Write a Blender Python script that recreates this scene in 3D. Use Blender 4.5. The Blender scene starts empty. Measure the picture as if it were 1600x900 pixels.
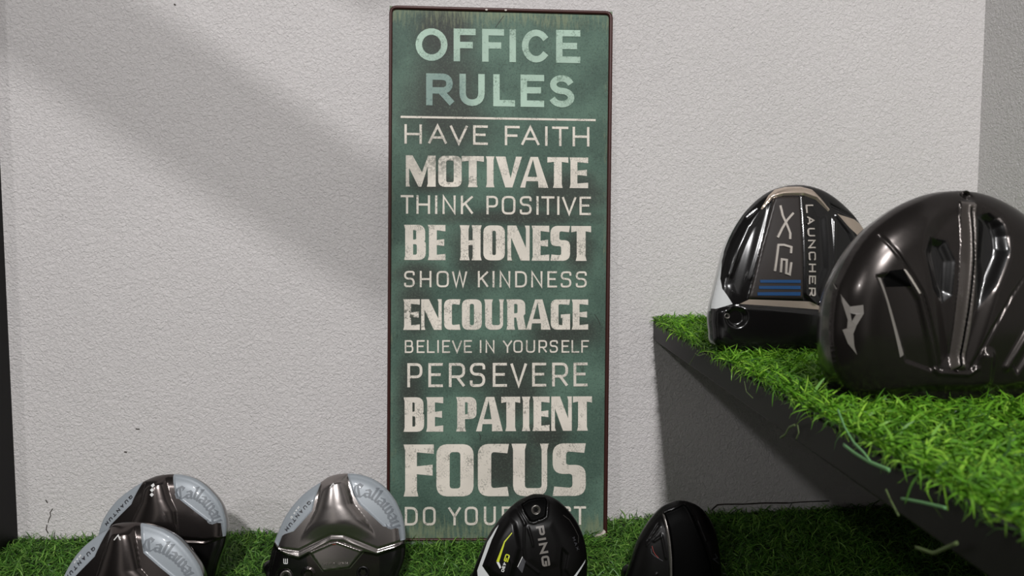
import bpy, math, random
import numpy as np
from mathutils import Vector, Matrix
from mathutils.geometry import delaunay_2d_cdt, tessellate_polygon

random.seed(4)
RNG = np.random.default_rng(11)
SC = bpy.context.scene
COL = SC.collection

# ------------------------------------------------------------------ camera
FPX = 1155.0
YAW, PITCH = math.atan(80 / FPX), math.atan(80 / FPX)
CAM = np.array([0.0, -0.85, 0.3475])
FWD = np.array([math.sin(YAW) * math.cos(PITCH), math.cos(YAW) * math.cos(PITCH), -math.sin(PITCH)])
RGT = np.array([math.cos(YAW), -math.sin(YAW), 0.0])
UPV = np.cross(RGT, FWD)
cd = bpy.data.cameras.new('camera')
cd.sensor_width = 36.0
cd.lens = FPX / 1600 * 36.0
cd.clip_start = 0.01
cd.dof.use_dof = True
cd.dof.focus_distance = 0.72
cd.dof.aperture_fstop = 13.0
co = bpy.data.objects.new('camera', cd)
COL.objects.link(co)
co.matrix_world = Matrix(((RGT[0], UPV[0], -FWD[0], CAM[0]), (RGT[1], UPV[1], -FWD[1], CAM[1]),
                          (RGT[2], UPV[2], -FWD[2], CAM[2]), (0, 0, 0, 1)))
SC.camera = co

# ------------------------------------------------------------------ light
SC.view_settings.view_transform = 'Standard'
SC.view_settings.look = 'None'
SC.view_settings.gamma = 1.0
SC.view_settings.use_curve_mapping = False
SC.view_settings.exposure = 0.0

world = bpy.data.worlds.new('world')
SC.world = world
world.use_nodes = True
wn, wl = world.node_tree.nodes, world.node_tree.links
wn.clear()
w_out = wn.new('ShaderNodeOutputWorld')
w_bg = wn.new('ShaderNodeBackground')
w_tc = wn.new('ShaderNodeTexCoord')
w_sp = wn.new('ShaderNodeSeparateXYZ')
wl.new(w_tc.outputs['Generated'], w_sp.inputs[0])


def w_math(op, a, b=None):
    k = wn.new('ShaderNodeMath')
    k.operation = op
    for i, x in enumerate((a, b)):
        if x is None:
            continue
        if isinstance(x, (int, float)):
            k.inputs[i].default_value = x
        else:
            wl.new(x, k.inputs[i])
    return k.outputs[0]


def w_ramp(v, stops, lo, hi):
    mr = wn.new('ShaderNodeMapRange')
    mr.inputs['From Min'].default_value = lo
    mr.inputs['From Max'].default_value = hi
    wl.new(v, mr.inputs['Value'])
    r = wn.new('ShaderNodeValToRGB')
    r.color_ramp.interpolation = 'EASE'
    el = r.color_ramp.elements
    while len(el) < len(stops):
        el.new(.5)
    for e_, (p, c_) in zip(el, stops):
        e_.position = (p - lo) / (hi - lo)
        e_.color = (c_, c_, c_, 1)
    wl.new(mr.outputs[0], r.inputs['Fac'])
    return r.outputs['Color']


# the dim shop behind the camera: darker floor, paler ceiling, bright bands added at eye level to streak the metal
w_az = w_math('MULTIPLY', w_math('ARCTAN2', w_sp.outputs['X'], w_math('MULTIPLY', w_sp.outputs['Y'], -1.0)), 57.2958)
w_base = w_ramp(w_sp.outputs['Z'], [(-1, .012), (-.2, .018), (.1, .045), (.6, .10), (1, .12)], -1, 1)
w_band = w_ramp(w_az, [(-95, 0), (-70, .45), (-48, 0), (-26, .0), (-15, .9), (-6, .05), (8, .05), (20, .75), (30, .0), (52, 0), (68, .5), (90, 0)], -180, 180)
w_msk = w_ramp(w_sp.outputs['Z'], [(-.25, 0), (-.06, .8), (.22, 1), (.42, .35), (.7, 0)], -1, 1)
w_sum = w_math('ADD', w_base, w_math('MULTIPLY', w_band, w_msk))
w_tint = wn.new('ShaderNodeMix')
w_tint.data_type = 'RGBA'
w_tint.blend_type = 'MULTIPLY'
w_tint.inputs['Factor'].default_value = 1.0
wl.new(w_sum, w_tint.inputs['A'])
w_tint.inputs['B'].default_value = (1, .965, .93, 1)
wl.new(w_tint.outputs['Result'], w_bg.inputs['Color'])
w_bg.inputs['Strength'].default_value = 0.6
wl.new(w_bg.outputs[0], w_out.inputs['Surface'])


def lamp(name, loc, aim, size, power, col=(1.0, 0.985, 0.985)):
    ld = bpy.data.lights.new(name, 'AREA')
    ld.shape = 'DISK'
    ld.size = size
    ld.energy = power
    ld.color = col
    lo = bpy.data.objects.new(name, ld)
    COL.objects.link(lo)
    lo.location = loc
    lo.rotation_euler = (Vector(aim) - Vector(loc)).to_track_quat('-Z', 'Y').to_euler()
    return lo


L1 = (-0.11, -3.40, 2.30)
L2 = (-1.30, -2.60, 1.50)
L3 = (-0.11, -2.20, 2.20)
lamp('ceiling_downlight', L1, (0, 0, -0.4), 0.15, 66.0)
lamp('ceiling_downlight', L2, (0, 0, -0.2), 0.12, 7.5)
lamp('ceiling_downlight', L3, (0, 0, -0.4), 0.055, 21.0)


# ------------------------------------------------------------------ helpers
def cross2(a, b):
    return a[..., 0] * b[..., 1] - a[..., 1] * b[..., 0]


def ray(px, py):
    return FWD + RGT * ((px - 800.0) / FPX) + UPV * ((450.0 - py) / FPX)


def hit(px, py, p0, n):
    r = ray(px, py)
    return CAM + r * (np.dot(np.asarray(p0) - CAM, n) / np.dot(r, n))


def to_px(p):
    d = np.asarray(p) - CAM
    z = d @ FWD
    return 800 + FPX * (d @ RGT) / z, 450 - FPX * (d @ UPV) / z


def cr(x0, y0, s, pts):
    return [(x0 + p[0] / s, y0 + p[1] / s) + tuple(p[2:]) for p in pts]


def srgb(r, g, b):
    f = lambda c: (c / 255 / 12.92) if c / 255 <= 0.04045 else ((c / 255 + 0.055) / 1.055) ** 2.4
    return (f(r), f(g), f(b), 1.0)


def mat(name, col, rough=0.5, metal=0.0, coat=0.0, spec=0.5, coat_rough=0.05):
    m = bpy.data.materials.new(name)
    m.use_nodes = True
    b = m.node_tree.nodes['Principled BSDF']
    b.inputs['Base Color'].default_value = col
    b.inputs['Roughness'].default_value = rough
    b.inputs['Metallic'].default_value = metal
    b.inputs['Specular IOR Level'].default_value = spec
    b.inputs['Coat Weight'].default_value = coat
    b.inputs['Coat Roughness'].default_value = coat_rough
    return m


def nodes(m):
    return m.node_tree.nodes, m.node_tree.links, m.node_tree.nodes['Principled BSDF']


def mesh_obj(name, verts, faces, mats, parent=None, origin=(0, 0, 0), smooth=False, idx=None):
    me = bpy.data.meshes.new(name)
    v = np.asarray(verts, dtype=float) - np.asarray(origin)
    me.from_pydata(v.tolist(), [], [tuple(int(i) for i in f) for f in faces])
    for m in (mats if isinstance(mats, (list, tuple)) else [mats]):
        me.materials.append(m)
    if idx is not None:
        me.polygons.foreach_set('material_index', np.asarray(idx, dtype=np.int32))
    if smooth:
        me.polygons.foreach_set('use_smooth', [True] * len(me.polygons))
    me.update()
    o = bpy.data.objects.new(name, me)
    COL.objects.link(o)
    if parent:
        o.parent = parent
    else:
        o.location = origin
    return o


def thing(name, label, cat, loc, group=None):
    o = bpy.data.objects.new(name, None)
    o.empty_display_size = 0.02
    COL.objects.link(o)
    o.location = loc
    o['label'] = label
    o['category'] = cat
    if group:
        o['group'] = group
    return o


def box(x0, x1, y0, y1, z0, z1):
    v = [(x, y, z) for z in (z0, z1) for y in (y0, y1) for x in (x0, x1)]
    f = [(0, 2, 3, 1), (4, 5, 7, 6), (0, 1, 5, 4), (2, 6, 7, 3), (0, 4, 6, 2), (1, 3, 7, 5)]
    return v, f


def arc_corner(p, a, b, r, n=5):
    p, a, b = np.array(p[:2], float), np.array(a[:2], float), np.array(b[:2], float)
    da, db = a - p, b - p
    la, lb = np.linalg.norm(da), np.linalg.norm(db)
    da, db = da / la, db / lb
    ang = math.acos(max(-1, min(1, float(da @ db))))
    if ang > math.pi - 0.05:
        return [p]
    t = min(r / math.tan(ang / 2), la * 0.5, lb * 0.5)
    p1, p2 = p + da * t, p + db * t
    out = []
    for k in range(n + 1):
        s = k / n
        out.append(p1 * (1 - s) ** 2 + p * 2 * s * (1 - s) * 0.9 + p2 * s ** 2 + (p1 + p2) * 0.5 * 2 * s * (1 - s) * 0.1)
    return out


def round_poly(pts, closed):
    out = []
    n = len(pts)
    for i, p in enumerate(pts):
        if len(p) > 2 and p[2] > 0 and (closed or 0 < i < n - 1):
            out += arc_corner(p, pts[i - 1], pts[(i + 1) % n], p[2])
        else:
            out.append(np.array(p[:2], float))
    return out


def stroke(pts, w, closed=False):
    """thick polyline -> list of quads with mitred joints"""
    P = []
    for p in pts:
        p = np.array(p[:2], float)
        if not P or np.linalg.norm(p - P[-1]) > .04 * w:
            P.append(p)
    if closed and np.linalg.norm(P[0] - P[-1]) <= .04 * w:
        P.pop()
    n = len(P)
    L, R = [], []
    for i in range(n):
        if closed:
            a, b = P[i] - P[i - 1], P[(i + 1) % n] - P[i]
        else:
            a = P[i] - P[i - 1] if i > 0 else P[1] - P[0]
            b = P[i + 1] - P[i] if i < n - 1 else P[-1] - P[-2]
        a = a / (np.linalg.norm(a) + 1e-9)
        b = b / (np.linalg.norm(b) + 1e-9)
        na, nb = np.array([-a[1], a[0]]), np.array([-b[1], b[0]])
        m = na + nb
        ml = np.linalg.norm(m)
        m = na if ml < 1e-6 else m / ml
        k = 1.0 / max(0.42, float(m @ na))
        L.append(P[i] + m * w / 2 * k)
        R.append(P[i] - m * w / 2 * k)
    q = []
    for i in range(n if closed else n - 1):
        j = (i + 1) % n
        q.append([R[i], R[j], L[j], L[i]])
    return q


# ------------------------------------------------------------------ stroke alphabet (unit box, y up; third value = corner rounding as share of height)
c = 0.22
GL = {
    'A': ([[(0, 0), (.5, 1), (1, 0)], [(.17, .32), (.83, .32)]], []),
    'B': ([], [[(0, .53), (.92, .53, .13), (.92, 1, .15), (0, 1)], [(0, 0), (1, 0, .2), (1, .53, .15), (0, .53)]]),
    'C': ([[(1, .8), (1, 1, c), (0, 1, c), (0, 0, c), (1, 0, c), (1, .2)]], []),
    'D': ([], [[(0, 0), (1, 0, .32), (1, 1, .32), (0, 1)]]),
    'E': ([[(1, 1), (0, 1), (0, 0), (1, 0)], [(0, .52), (.82, .52)]], []),
    'F': ([[(1, 1), (0, 1), (0, 0)], [(0, .5), (.82, .5)]], []),
    'G': ([[(1, .8), (1, 1, c), (0, 1, c), (0, 0, c), (1, 0, c), (1, .5), (.5, .5)]], []),
    'H': ([[(0, 0), (0, 1)], [(1, 0), (1, 1)], [(0, .5), (1, .5)]], []),
    'I': ([[(.5, 0), (.5, 1)]], []),
    'K': ([[(0, 0), (0, 1)], [(1, 1), (.06, .46)], [(.3, .6), (1, 0)]], []),
    'L': ([[(0, 1), (0, 0), (1, 0)]], []),
    'M': ([[(0, 0), (0, 1), (.5, .35), (1, 1), (1, 0)]], []),
    'N': ([[(0, 0), (0, 1), (1, 0), (1, 1)]], []),
    'O': ([], [[(0, 0, c), (1, 0, c), (1, 1, c), (0, 1, c)]]),
    'P': ([[(0, 0), (0, 1), (1, 1, .2), (1, .42, .2), (0, .42)]], []),
    'Q': ([[(.6, .35), (1.08, -.12)]], [[(0, 0, c), (1, 0, c), (1, 1, c), (0, 1, c)]]),
    'R': ([[(0, 0), (0, 1), (1, 1, .2), (1, .42, .2), (0, .42)], [(.5, .42), (1, 0)]], []),
    'S': ([[(1, .76), (1, 1, c), (0, 1, c), (0, .53, c), (1, .53, c), (1, 0, c), (0, 0, c), (0, .24)]], []),
    'T': ([[(0, 1), (1, 1)], [(.5, 1), (.5, 0)]], []),
    'U': ([[(0, 1), (0, 0, c), (1, 0, c), (1, 1)]], []),
    'V': ([[(0, 1), (.5, 0), (1, 1)]], []),
    'W': ([[(0, 1), (.25, 0), (.5, 1), (.75, 0), (1, 1)]], []),
    'X': ([[(0, 0), (1, 1)], [(0, 1), (1, 0)]], []),
    'Y': ([[(0, 1), (.5, .48), (1, 1)], [(.5, .48), (.5, 0)]], []),
    '0': ([], [[(0, 0, c), (1, 0, c), (1, 1, c), (0, 1, c)]]),
    '2': ([[(0, 1), (1, 1, c), (1, .5, c), (0, .5, c), (0, 0), (1, 0)]], []),
    '3': ([[(0, 1), (1, 1, c), (1, 0, c), (0, 0)], [(.2, .52), (1, .52)]], []),
    '4': ([[(.8, 0), (.8, 1), (0, .3), (1, .3)]], []),
    '.': ([[(.4, 0), (.4, .12)]], []),
    'n': ([[(0, 0), (0, .65), (1, .65, .2), (1, 0)]], []),
    'a': ([[(0, .65), (1, .65, .2), (1, 0), (0, 0), (0, .35), (1, .35)]], []),
    'd': ([[(1, 1), (1, 0), (0, 0, .15), (0, .65, .15), (1, .65)]], []),
    # the upright '3' of the loft sleeve as seen turned on its side
    'm': ([[(0, 1), (0, 0, .1), (1, 0, .1), (1, 1)], [(.5, .9), (.5, 0)]], []),
}


def ell(cx, cy, rx, ry, a0, a1, n=22):
    return [(cx + rx * math.cos(math.radians(a0 + (a1 - a0) * k / n)),
             cy + ry * math.sin(math.radians(a0 + (a1 - a0) * k / n))) for k in range(n + 1)]


HEADG = dict(GL)
HEADG['O'] = ([], [ell(.5, .5, .5, .5, 0, 360)[:-1]])
HEADG['C'] = ([ell(.52, .5, .52, .5, 38, 322)], [])
HEADG['S'] = ([ell(.5, .755, .46, .245, 18, 262, 14) + ell(.5, .255, .5, .255, 82, -160, 14)], [])
HEADG['U'] = ([[(0, 1), (0, 0, .42), (1, 0, .42), (1, 1)]], [])
HEADG['R'] = ([[(0, 0), (0, 1), (.93, 1, .27), (.93, .46, .27), (0, .46)], [(.5, .46), (1, 0)]], [])


def glyph_quads(ch, w, h, sw, table=GL):
    """quads of a stroked letter inside a w x h box (y up)"""
    lines, loops = table[ch]
    out = []

    def tr(p):
        q = (sw / 2 + p[0] * (w - sw), sw / 2 + p[1] * (h - sw))
        return q + ((p[2] * h,) if len(p) > 2 else ())
    for ln in lines:
        pts = [tr(p) for p in ln]
        if len(pts) == 2 or not any(len(p) > 2 for p in pts):
            pts = [list(p) for p in pts]
            # square the free ends out to the edge of the box
            for i, j in ((0, 1), (-1, -2)):
                d = np.array(pts[i][:2]) - np.array(pts[j][:2])
                L = np.linalg.norm(d)
                if L > 1e-6:
                    pts[i] = list(np.array(pts[i][:2]) + d / L * sw / 2 * (1 if abs(d[0]) < 1e-6 or abs(d[1]) < 1e-6 else 0.45))
        elif ch in 'PRSUGCBn':
            pts = [list(p) for p in pts]
            for i, j in ((0, 1), (-1, -2)):
                if ch in 'PRB' and i == -1:
                    continue
                d = np.array(pts[i][:2]) - np.array(pts[j][:2])
                L = np.linalg.norm(d)
                if ch in 'PRUn' and L > 1e-6:
                    pts[i] = list(np.array(pts[i][:2]) + d / L * sw / 2)
        out += stroke(round_poly(pts, False), sw)
    for lp in loops:
        out += stroke(round_poly([tr(p) for p in lp], True), sw, True)
    return out


def bold_polys(ch, w, h):
    """heavy flared display capital as (outer, holes...) polygons, y up"""
    s, t, n, f = .255 * h, .15 * h, .105 * h, .03 * h
    R, r = .2 * h, .06 * h
    if ch == 'I':
        return [[(0, 0), (w, 0), (w - f, .12 * h), (w - f, .88 * h), (w, h), (0, h), (f, .88 * h), (f, .12 * h)]]
    if ch == 'E':
        return [[(0, 0), (w, 0), (w, t + f), (s, t), (s, .43 * h), (.93 * w, .43 * h - f), (.93 * w, .57 * h + f), (s, .57 * h),
                 (s, h - t), (w, h - t - f), (w, h), (0, h), (f, .88 * h), (f, .12 * h)]]
    if ch == 'F':
        return [[(0, 0), (s + f, 0), (s, .12 * h), (s, .43 * h), (.96 * w, .43 * h - f), (.96 * w, .58 * h + f), (s, .58 * h),
                 (s, h - t), (w, h - t - f), (w, h), (0, h), (f, .88 * h), (f, .12 * h)]]
    if ch == 'T':
        m = w / 2
        return [[(m - s / 2 - f, 0), (m + s / 2 + f, 0), (m + s / 2, .12 * h), (m + s / 2, h - t), (w, h - t - f), (w, h), (0, h),
                 (0, h - t - f), (m - s / 2, h - t), (m - s / 2, .12 * h)]]
    if ch == 'H':
        return [[(0, 0), (s + f, 0), (s, .12 * h), (s, .43 * h), (w - s, .43 * h), (w - s, .12 * h), (w - s - f, 0), (w, 0),
                 (w - f, .12 * h), (w - f, .88 * h), (w, h), (w - s - f, h), (w - s, .88 * h), (w - s, .57 * h), (s, .57 * h), (s, .88 * h), (s + f, h), (0, h),
                 (f, .88 * h), (f, .12 * h)]]
    if ch == 'O':
        return [[(0, 0, R), (w, 0, R), (w, h, R), (0, h, R)], [(s, t, r), (w - s, t, r), (w - s, h - t, r), (s, h - t, r)]]
    if ch == 'C':
        return [[(0, 0, R), (w, 0), (w - f, t + f), (s, t, r), (s, h - t, r), (w - f, h - t - f), (w, h), (0, h, R)]]
    if ch == 'U':
        return [[(0, h), (s + f, h), (s, .88 * h), (s, t, r), (w - n - f, t, r), (w - n - f, .88 * h), (w - n - 2 * f, h), (w, h),
                 (w - f, .88 * h), (w - f, 0, R), (f, 0, R), (f, .88 * h)]]
    if ch == 'P':
        return [[(0, 0), (s + f, 0), (s, .12 * h), (s, .36 * h), (w, .36 * h, R), (w, h, R), (0, h), (f, .88 * h), (f, .12 * h)],
                [(s, .5 * h), (w - s, .5 * h, r), (w - s, h - t, r), (s, h - t)]]
    if ch == 'R':
        return [[(0, 0), (s + f, 0), (s, .12 * h), (s, .4 * h), (.5 * w, .4 * h), (w - s, 0), (w, 0), (.87 * w, .46 * h),
                 (.96 * w, .52 * h), (.96 * w, h, R), (0, h), (f, .88 * h), (f, .12 * h)],
                [(s, .54 * h), (.96 * w - s, .54 * h, r), (.96 * w - s, h - t, r), (s, h - t)]]
    if ch == 'B':
        return [[(0, 0), (w, 0, R), (w, .49 * h, R * .6), (.93 * w, .53 * h), (.97 * w, .57 * h), (.97 * w, h, R), (0, h), (f, .88 * h), (f, .12 * h)],
                [(s, t), (w - s, t, r), (w - s, .45 * h, r), (s, .45 * h)],
                [(s, .58 * h), (.97 * w - s, .58 * h, r), (.97 * w - s, h - t, r), (s, h - t)]]
    if ch == 'A':
        xa = .36 * w
        xb = xa + s * .95
        li = lambda y: n + xa * y
        ri = lambda y: (w - s) + (xa + .3 * s - (w - s)) * y
        ya = (w - s - n) / (w - 1.3 * s)
        return [[(-f, 0), (n + f, 0), (li(.21), .21 * h), (ri(.21), .21 * h), (w - s - f, 0), (w + f, 0), (xb, h), (xa, h)],
                [(li(.35), .35 * h), (ri(.35), .35 * h), (li(ya * .97), ya * h * .97)]]
    if ch == 'V':
        return [[(-f, h), (s + f, h), (.5 * w + .22 * s, .3 * h), (w - n - 2 * f, h), (w + f, h), (.5 * w + .45 * s, 0), (.5 * w - .45 * s, 0)]]
    if ch == 'N':
        return [[(0, 0), (n + f, 0), (n, .1 * h), (n, .66 * h), (w - s, 0), (w, 0), (w, h), (w - n - f, h), (w - n, .9 * h), (w - n, .36 * h), (s, h), (0, h)]]
    if ch == 'M':
        return [[(0, 0), (n + f, 0), (n, .1 * h), (n, .6 * h), (.42 * w, 0), (.52 * w, 0), (w - s, .66 * h), (w - s, .1 * h), (w - s - f, 0), (w, 0),
                 (w, h), (w - s * .95, h), (.5 * w + .04 * w, .46 * h), (s * .85, h), (0, h)]]
    if ch == 'G':
        return [[(0, 0, R), (w, 0), (w, .52 * h), (.52 * w, .5 * h), (.52 * w, .38 * h), (w - s, .38 * h), (w - s, t), (s, t, r), (s, h - t, r),
                 (w - f, h - t - f), (w, h), (0, h, R)]]
    if ch == 'S':
        return [[(0, 0), (w, 0, R), (w, .59 * h, R), (s, .59 * h, r), (s, h - t, r), (w - f, h - t - f), (w, h), (0, h, R), (0, .42 * h, R),
                 (w - s, .42 * h, r), (w - s, t, r), (f, t + f)]]


def fill(polys):
    loops = [[Vector((float(p[0]), float(p[1]), 0)) for p in round_poly(lp, True)] for lp in polys]
    flat = [p for lp in loops for p in lp]
    return [[np.array((flat[i].x, flat[i].y)) for i in tri] for tri in tessellate_polygon(loops)]


# ------------------------------------------------------------------ materials
def plaster(name, col, seed, scale=1.0, strength=0.62):
    m = mat(name, col, 0.78, spec=0.25)
    N, L, B = nodes(m)
    tc = N.new('ShaderNodeTexCoord')
    mp = N.new('ShaderNodeMapping')
    mp.inputs['Location'].default_value = (seed, seed * .7, seed * .3)
    L.new(tc.outputs['Object'], mp.inputs[0])
    n1 = N.new('ShaderNodeTexNoise')
    n1.inputs['Scale'].default_value = 290 * scale
    n1.inputs['Detail'].default_value = 3
    n1.inputs['Roughness'].default_value = .55
    n1.inputs['Distortion'].default_value = 1.0
    n2 = N.new('ShaderNodeTexNoise')
    n2.inputs['Scale'].default_value = 22 * scale
    n2.inputs['Detail'].default_value = 3
    vo = N.new('ShaderNodeTexVoronoi')
    vo.inputs['Scale'].default_value = 48 * scale
    L.new(mp.outputs[0], n1.inputs['Vector'])
    L.new(mp.outputs[0], n2.inputs['Vector'])
    L.new(mp.outputs[0], vo.inputs['Vector'])
    pr = N.new('ShaderNodeMapRange')               # small plaster pimples
    pr.inputs['From Min'].default_value = .17
    pr.inputs['From Max'].default_value = .05
    L.new(vo.outputs['Distance'], pr.inputs['Value'])
    a = N.new('ShaderNodeMath'); a.operation = 'MULTIPLY_ADD'
    a.inputs[1].default_value = .55
    L.new(n2.outputs['Fac'], a.inputs[0])
    L.new(n1.outputs['Fac'], a.inputs[2])
    b = N.new('ShaderNodeMath'); b.operation = 'MULTIPLY_ADD'
    b.inputs[1].default_value = .16
    L.new(pr.outputs[0], b.inputs[0])
    L.new(a.outputs[0], b.inputs[2])
    bu = N.new('ShaderNodeBump')
    bu.inputs['Strength'].default_value = strength
    bu.inputs['Distance'].default_value = .0042
    L.new(b.outputs[0], bu.inputs['Height'])
    L.new(bu.outputs[0], B.inputs['Normal'])
    n3 = N.new('ShaderNodeTexNoise')
    n3.inputs['Scale'].default_value = 5
    n3.inputs['Detail'].default_value = 6
    L.new(mp.outputs[0], n3.inputs['Vector'])
    mx = N.new('ShaderNodeMix'); mx.data_type = 'RGBA'
    mx.inputs['A'].default_value = tuple(x * .93 for x in col[:3]) + (1,)
    mx.inputs['B'].default_value = tuple(min(1, x * 1.05) for x in col[:3]) + (1,)
    L.new(n3.outputs['Fac'], mx.inputs['Factor'])
    L.new(mx.outputs['Result'], B.inputs['Base Color'])
    return m


M_WALL = plaster('plaster_wall', srgb(222, 218, 217), 3.1)
M_WALLR = plaster('plaster_side_wall', srgb(216, 214, 213), 7.7)
M_BLACKPANEL = mat('black_panel', srgb(9, 7, 7), .5, spec=.2)
M_BOARD = mat('black_laminate', srgb(25, 21, 20), .5, spec=.25)
M_COUNTER = mat('counter_laminate', srgb(40, 36, 33), .6)
M_BACKING = mat('turf_backing', srgb(22, 30, 16), .9)
M_NICKEL = mat('smoked_nickel', srgb(88, 82, 80), .2, .95)
M_NICKEL2 = mat('bright_nickel', srgb(152, 146, 143), .22, .95)
M_BLACKGLOSS = mat('black_gloss', srgb(12, 11, 11), .2, 0.0, .3)
M_BLACKSATIN = mat('black_satin', srgb(11, 10, 10), .3, 0.0, .0, .24)
M_BLACKMATTE = mat('black_matte', srgb(5, 5, 5), .5, spec=.03)
M_GUN = mat('gunmetal_gloss', srgb(54, 50, 48), .22, .75, .1)
M_SILVER = mat('pale_silver_paint', srgb(150, 157, 163), .42, .1, .15)
M_CHROME = mat('chrome', srgb(222, 214, 205), .26, .75)
M_SATINBROWN = mat('satin_brown_black', srgb(46, 41, 39), .38, .2)
M_RAIL = mat('rail_grey', srgb(98, 92, 88), .3, .45)
M_PEWTER = mat('pewter', srgb(120, 116, 112), .3, .8)
M_GREYINK = mat('grey_lettering', srgb(112, 118, 124), .45)
M_DARKINK = mat('dark_lettering', srgb(42, 42, 46), .45)
M_WHITEINK = mat('white_lettering', srgb(228, 228, 226), .4)
M_WHITEPAINT = mat('white_gloss_paint', srgb(214, 216, 216), .22, 0, .5)
M_YELLOW = mat('yellow_paint', srgb(205, 214, 40), .4)
M_BLUE = mat('blue_paint', srgb(30, 72, 118), .35, .2, .3)
M_RED = mat('red_paint', srgb(150, 52, 42), .5)
M_DIMGREY = mat('dim_grey_lettering', srgb(70, 70, 74), .45)
M_RIM = mat('rusty_rim', srgb(66, 34, 30), .42, .2)
M_TORN = mat('bare_tin', srgb(190, 180, 170), .5, .1)
M_MINT = mat('mint_strand', srgb(112, 166, 106), .5)
M_TAN = mat('bronze_chrome', srgb(208, 192, 176), .3, .8)
M_LOGOGREY = mat('pale_grey_paint', srgb(122, 117, 112), .4)


def brushed(m, amount=.015):
    N, L, B = nodes(m)
    tc = N.new('ShaderNodeTexCoord')
    n = N.new('ShaderNodeTexNoise')
    n.inputs['Scale'].default_value = 420
    n.inputs['Detail'].default_value = 2
    L.new(tc.outputs['Object'], n.inputs['Vector'])
    r = N.new('ShaderNodeMapRange')
    r0 = B.inputs['Roughness'].default_value
    r.inputs['To Min'].default_value = r0 - amount
    r.inputs['To Max'].default_value = r0 + amount
    L.new(n.outputs['Fac'], r.inputs['Value'])
    L.new(r.outputs[0], B.inputs['Roughness'])


for m_ in (M_NICKEL, M_NICKEL2, M_GUN, M_PEWTER, M_BLACKSATIN, M_SILVER, M_BOARD, M_COUNTER, M_RIM, M_BLACKGLOSS):
    brushed(m_)


def turf_mat(name, dark, mid, light):
    m = mat(name, mid, .42, spec=.35)
    N, L, B = nodes(m)
    at = N.new('ShaderNodeAttribute')
    at.attribute_name = 'tint'
    rp = N.new('ShaderNodeValToRGB')
    rp.color_ramp.elements[0].color = dark
    rp.color_ramp.elements[1].color = light
    e = rp.color_ramp.elements.new(.5)
    e.color = mid
    L.new(at.outputs['Fac'], rp.inputs['Fac'])
    L.new(rp.outputs['Color'], B.inputs['Base Color'])
    tr = N.new('ShaderNodeBsdfTranslucent')
    L.new(rp.outputs['Color'], tr.inputs['Color'])
    mx = N.new('ShaderNodeMixShader')
    mx.inputs['Fac'].default_value = .16
    out = N['Material Output']
    L.new(B.outputs[0], mx.inputs[1])
    L.new(tr.outputs[0], mx.inputs[2])
    L.new(mx.outputs[0], out.inputs['Surface'])
    return m


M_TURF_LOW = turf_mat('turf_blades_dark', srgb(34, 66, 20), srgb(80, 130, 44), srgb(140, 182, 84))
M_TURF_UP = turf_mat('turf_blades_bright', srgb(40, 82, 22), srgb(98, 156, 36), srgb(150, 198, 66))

# ------------------------------------------------------------------ setting
SHELF_Z = 0.2475
SHELF_T = 0.0207
WALL_L = hit(30, 880, (0, 0, 0), np.array([0, 1.0, 0]))[0]
WALL_R = hit(1528, 280, (0, 0, 0), np.array([0, 1.0, 0]))[0]
print('wall x', WALL_L, WALL_R)


def struct(name, v, f, m, origin):
    o = mesh_obj(name, v, f, m, None, origin)
    o['kind'] = 'structure'
    return o


NY = np.array([0, 1.0, 0])
v, f = box(WALL_L - .9, WALL_R + .06, 0, .08, -.9, 1.9)
W_BACK = struct('wall_back', v, f, M_WALL, (0, 0, 0))
v, f = box(WALL_R, WALL_R + .06, -1.1, 0, -.9, 1.9)
struct('wall_right', v, f, M_WALLR, (WALL_R, 0, 0))
v, f = box(WALL_L - .06, WALL_L, -.042, 0, -.9, .62)
struct('wall_left', v, f, M_BLACKPANEL, (WALL_L, 0, 0))
v, f = box(WALL_L - 1.0, 1.6, -3.0, .06, -.96, -.9)
struct('floor', v, f, M_COUNTER, (0, 0, -.9))

M_CRACK = mat('plaster_crack', srgb(58, 52, 46), .9)
for path, w in (([(71, 781), (74, 786)], 1.2), ([(82, 795), (78, 801), (79, 806), (76, 812), (75, 817)], 1.0), ([(73, 821), (72, 828), (75, 833)], 1.2),
                ([(1112, 797), (1121, 789), (1133, 788), (1160, 788), (1196, 786), (1232, 786)], 2.0), ([(1232, 786), (1262, 784), (1296, 783)], 1.4),
                ([(212, 670), (218, 671)], 1.3), ([(194, 706), (198, 707)], 1.4), ([(272, 6), (274, 8)], 2.0)):
    V, F = [], []
    for q in stroke(path, w):
        b = len(V)
        P = [hit(p[0], p[1], (0, -.0006, 0), NY) for p in q]
        V += P + [p + NY * .001 for p in P]
        F += [(b, b + 1, b + 2, b + 3)] + [(b + i, b + 4 + i, b + 4 + (i + 1) % 4, b + (i + 1) % 4) for i in range(4)]
    mesh_obj('plaster_crack', V, F, M_CRACK, W_BACK, (0, 0, 0))

# unseen bar added high above the frame to shade a band of the wall
Wa, Wb = hit(-60, -70, (0, 0, 0), NY), hit(640, 398, (0, 0, 0), NY)
l3 = np.array(L3)
fr = .40
Ba, Bb = Wa + (l3 - Wa) * fr, Wb + (l3 - Wb) * fr
dirb = (Bb - Ba) / np.linalg.norm(Bb - Ba)
Ba = Ba - dirb * .25
tol = (l3 - Bb) / np.linalg.norm(l3 - Bb)
side = np.cross(dirb, tol)
side /= np.linalg.norm(side)
hw = .035
rv = []
for P in (Ba, Bb):
    for a, b in ((-1, -1), (1, -1), (1, 1), (-1, 1)):
        rv.append(P + side * hw * a + tol * .012 * b)
struct('added_shade_bar_1', rv, [(0, 3, 2, 1), (4, 5, 6, 7), (0, 1, 5, 4), (1, 2, 6, 5), (2, 3, 7, 6), (3, 0, 4, 7)], M_BOARD, tuple(Bb))

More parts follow.
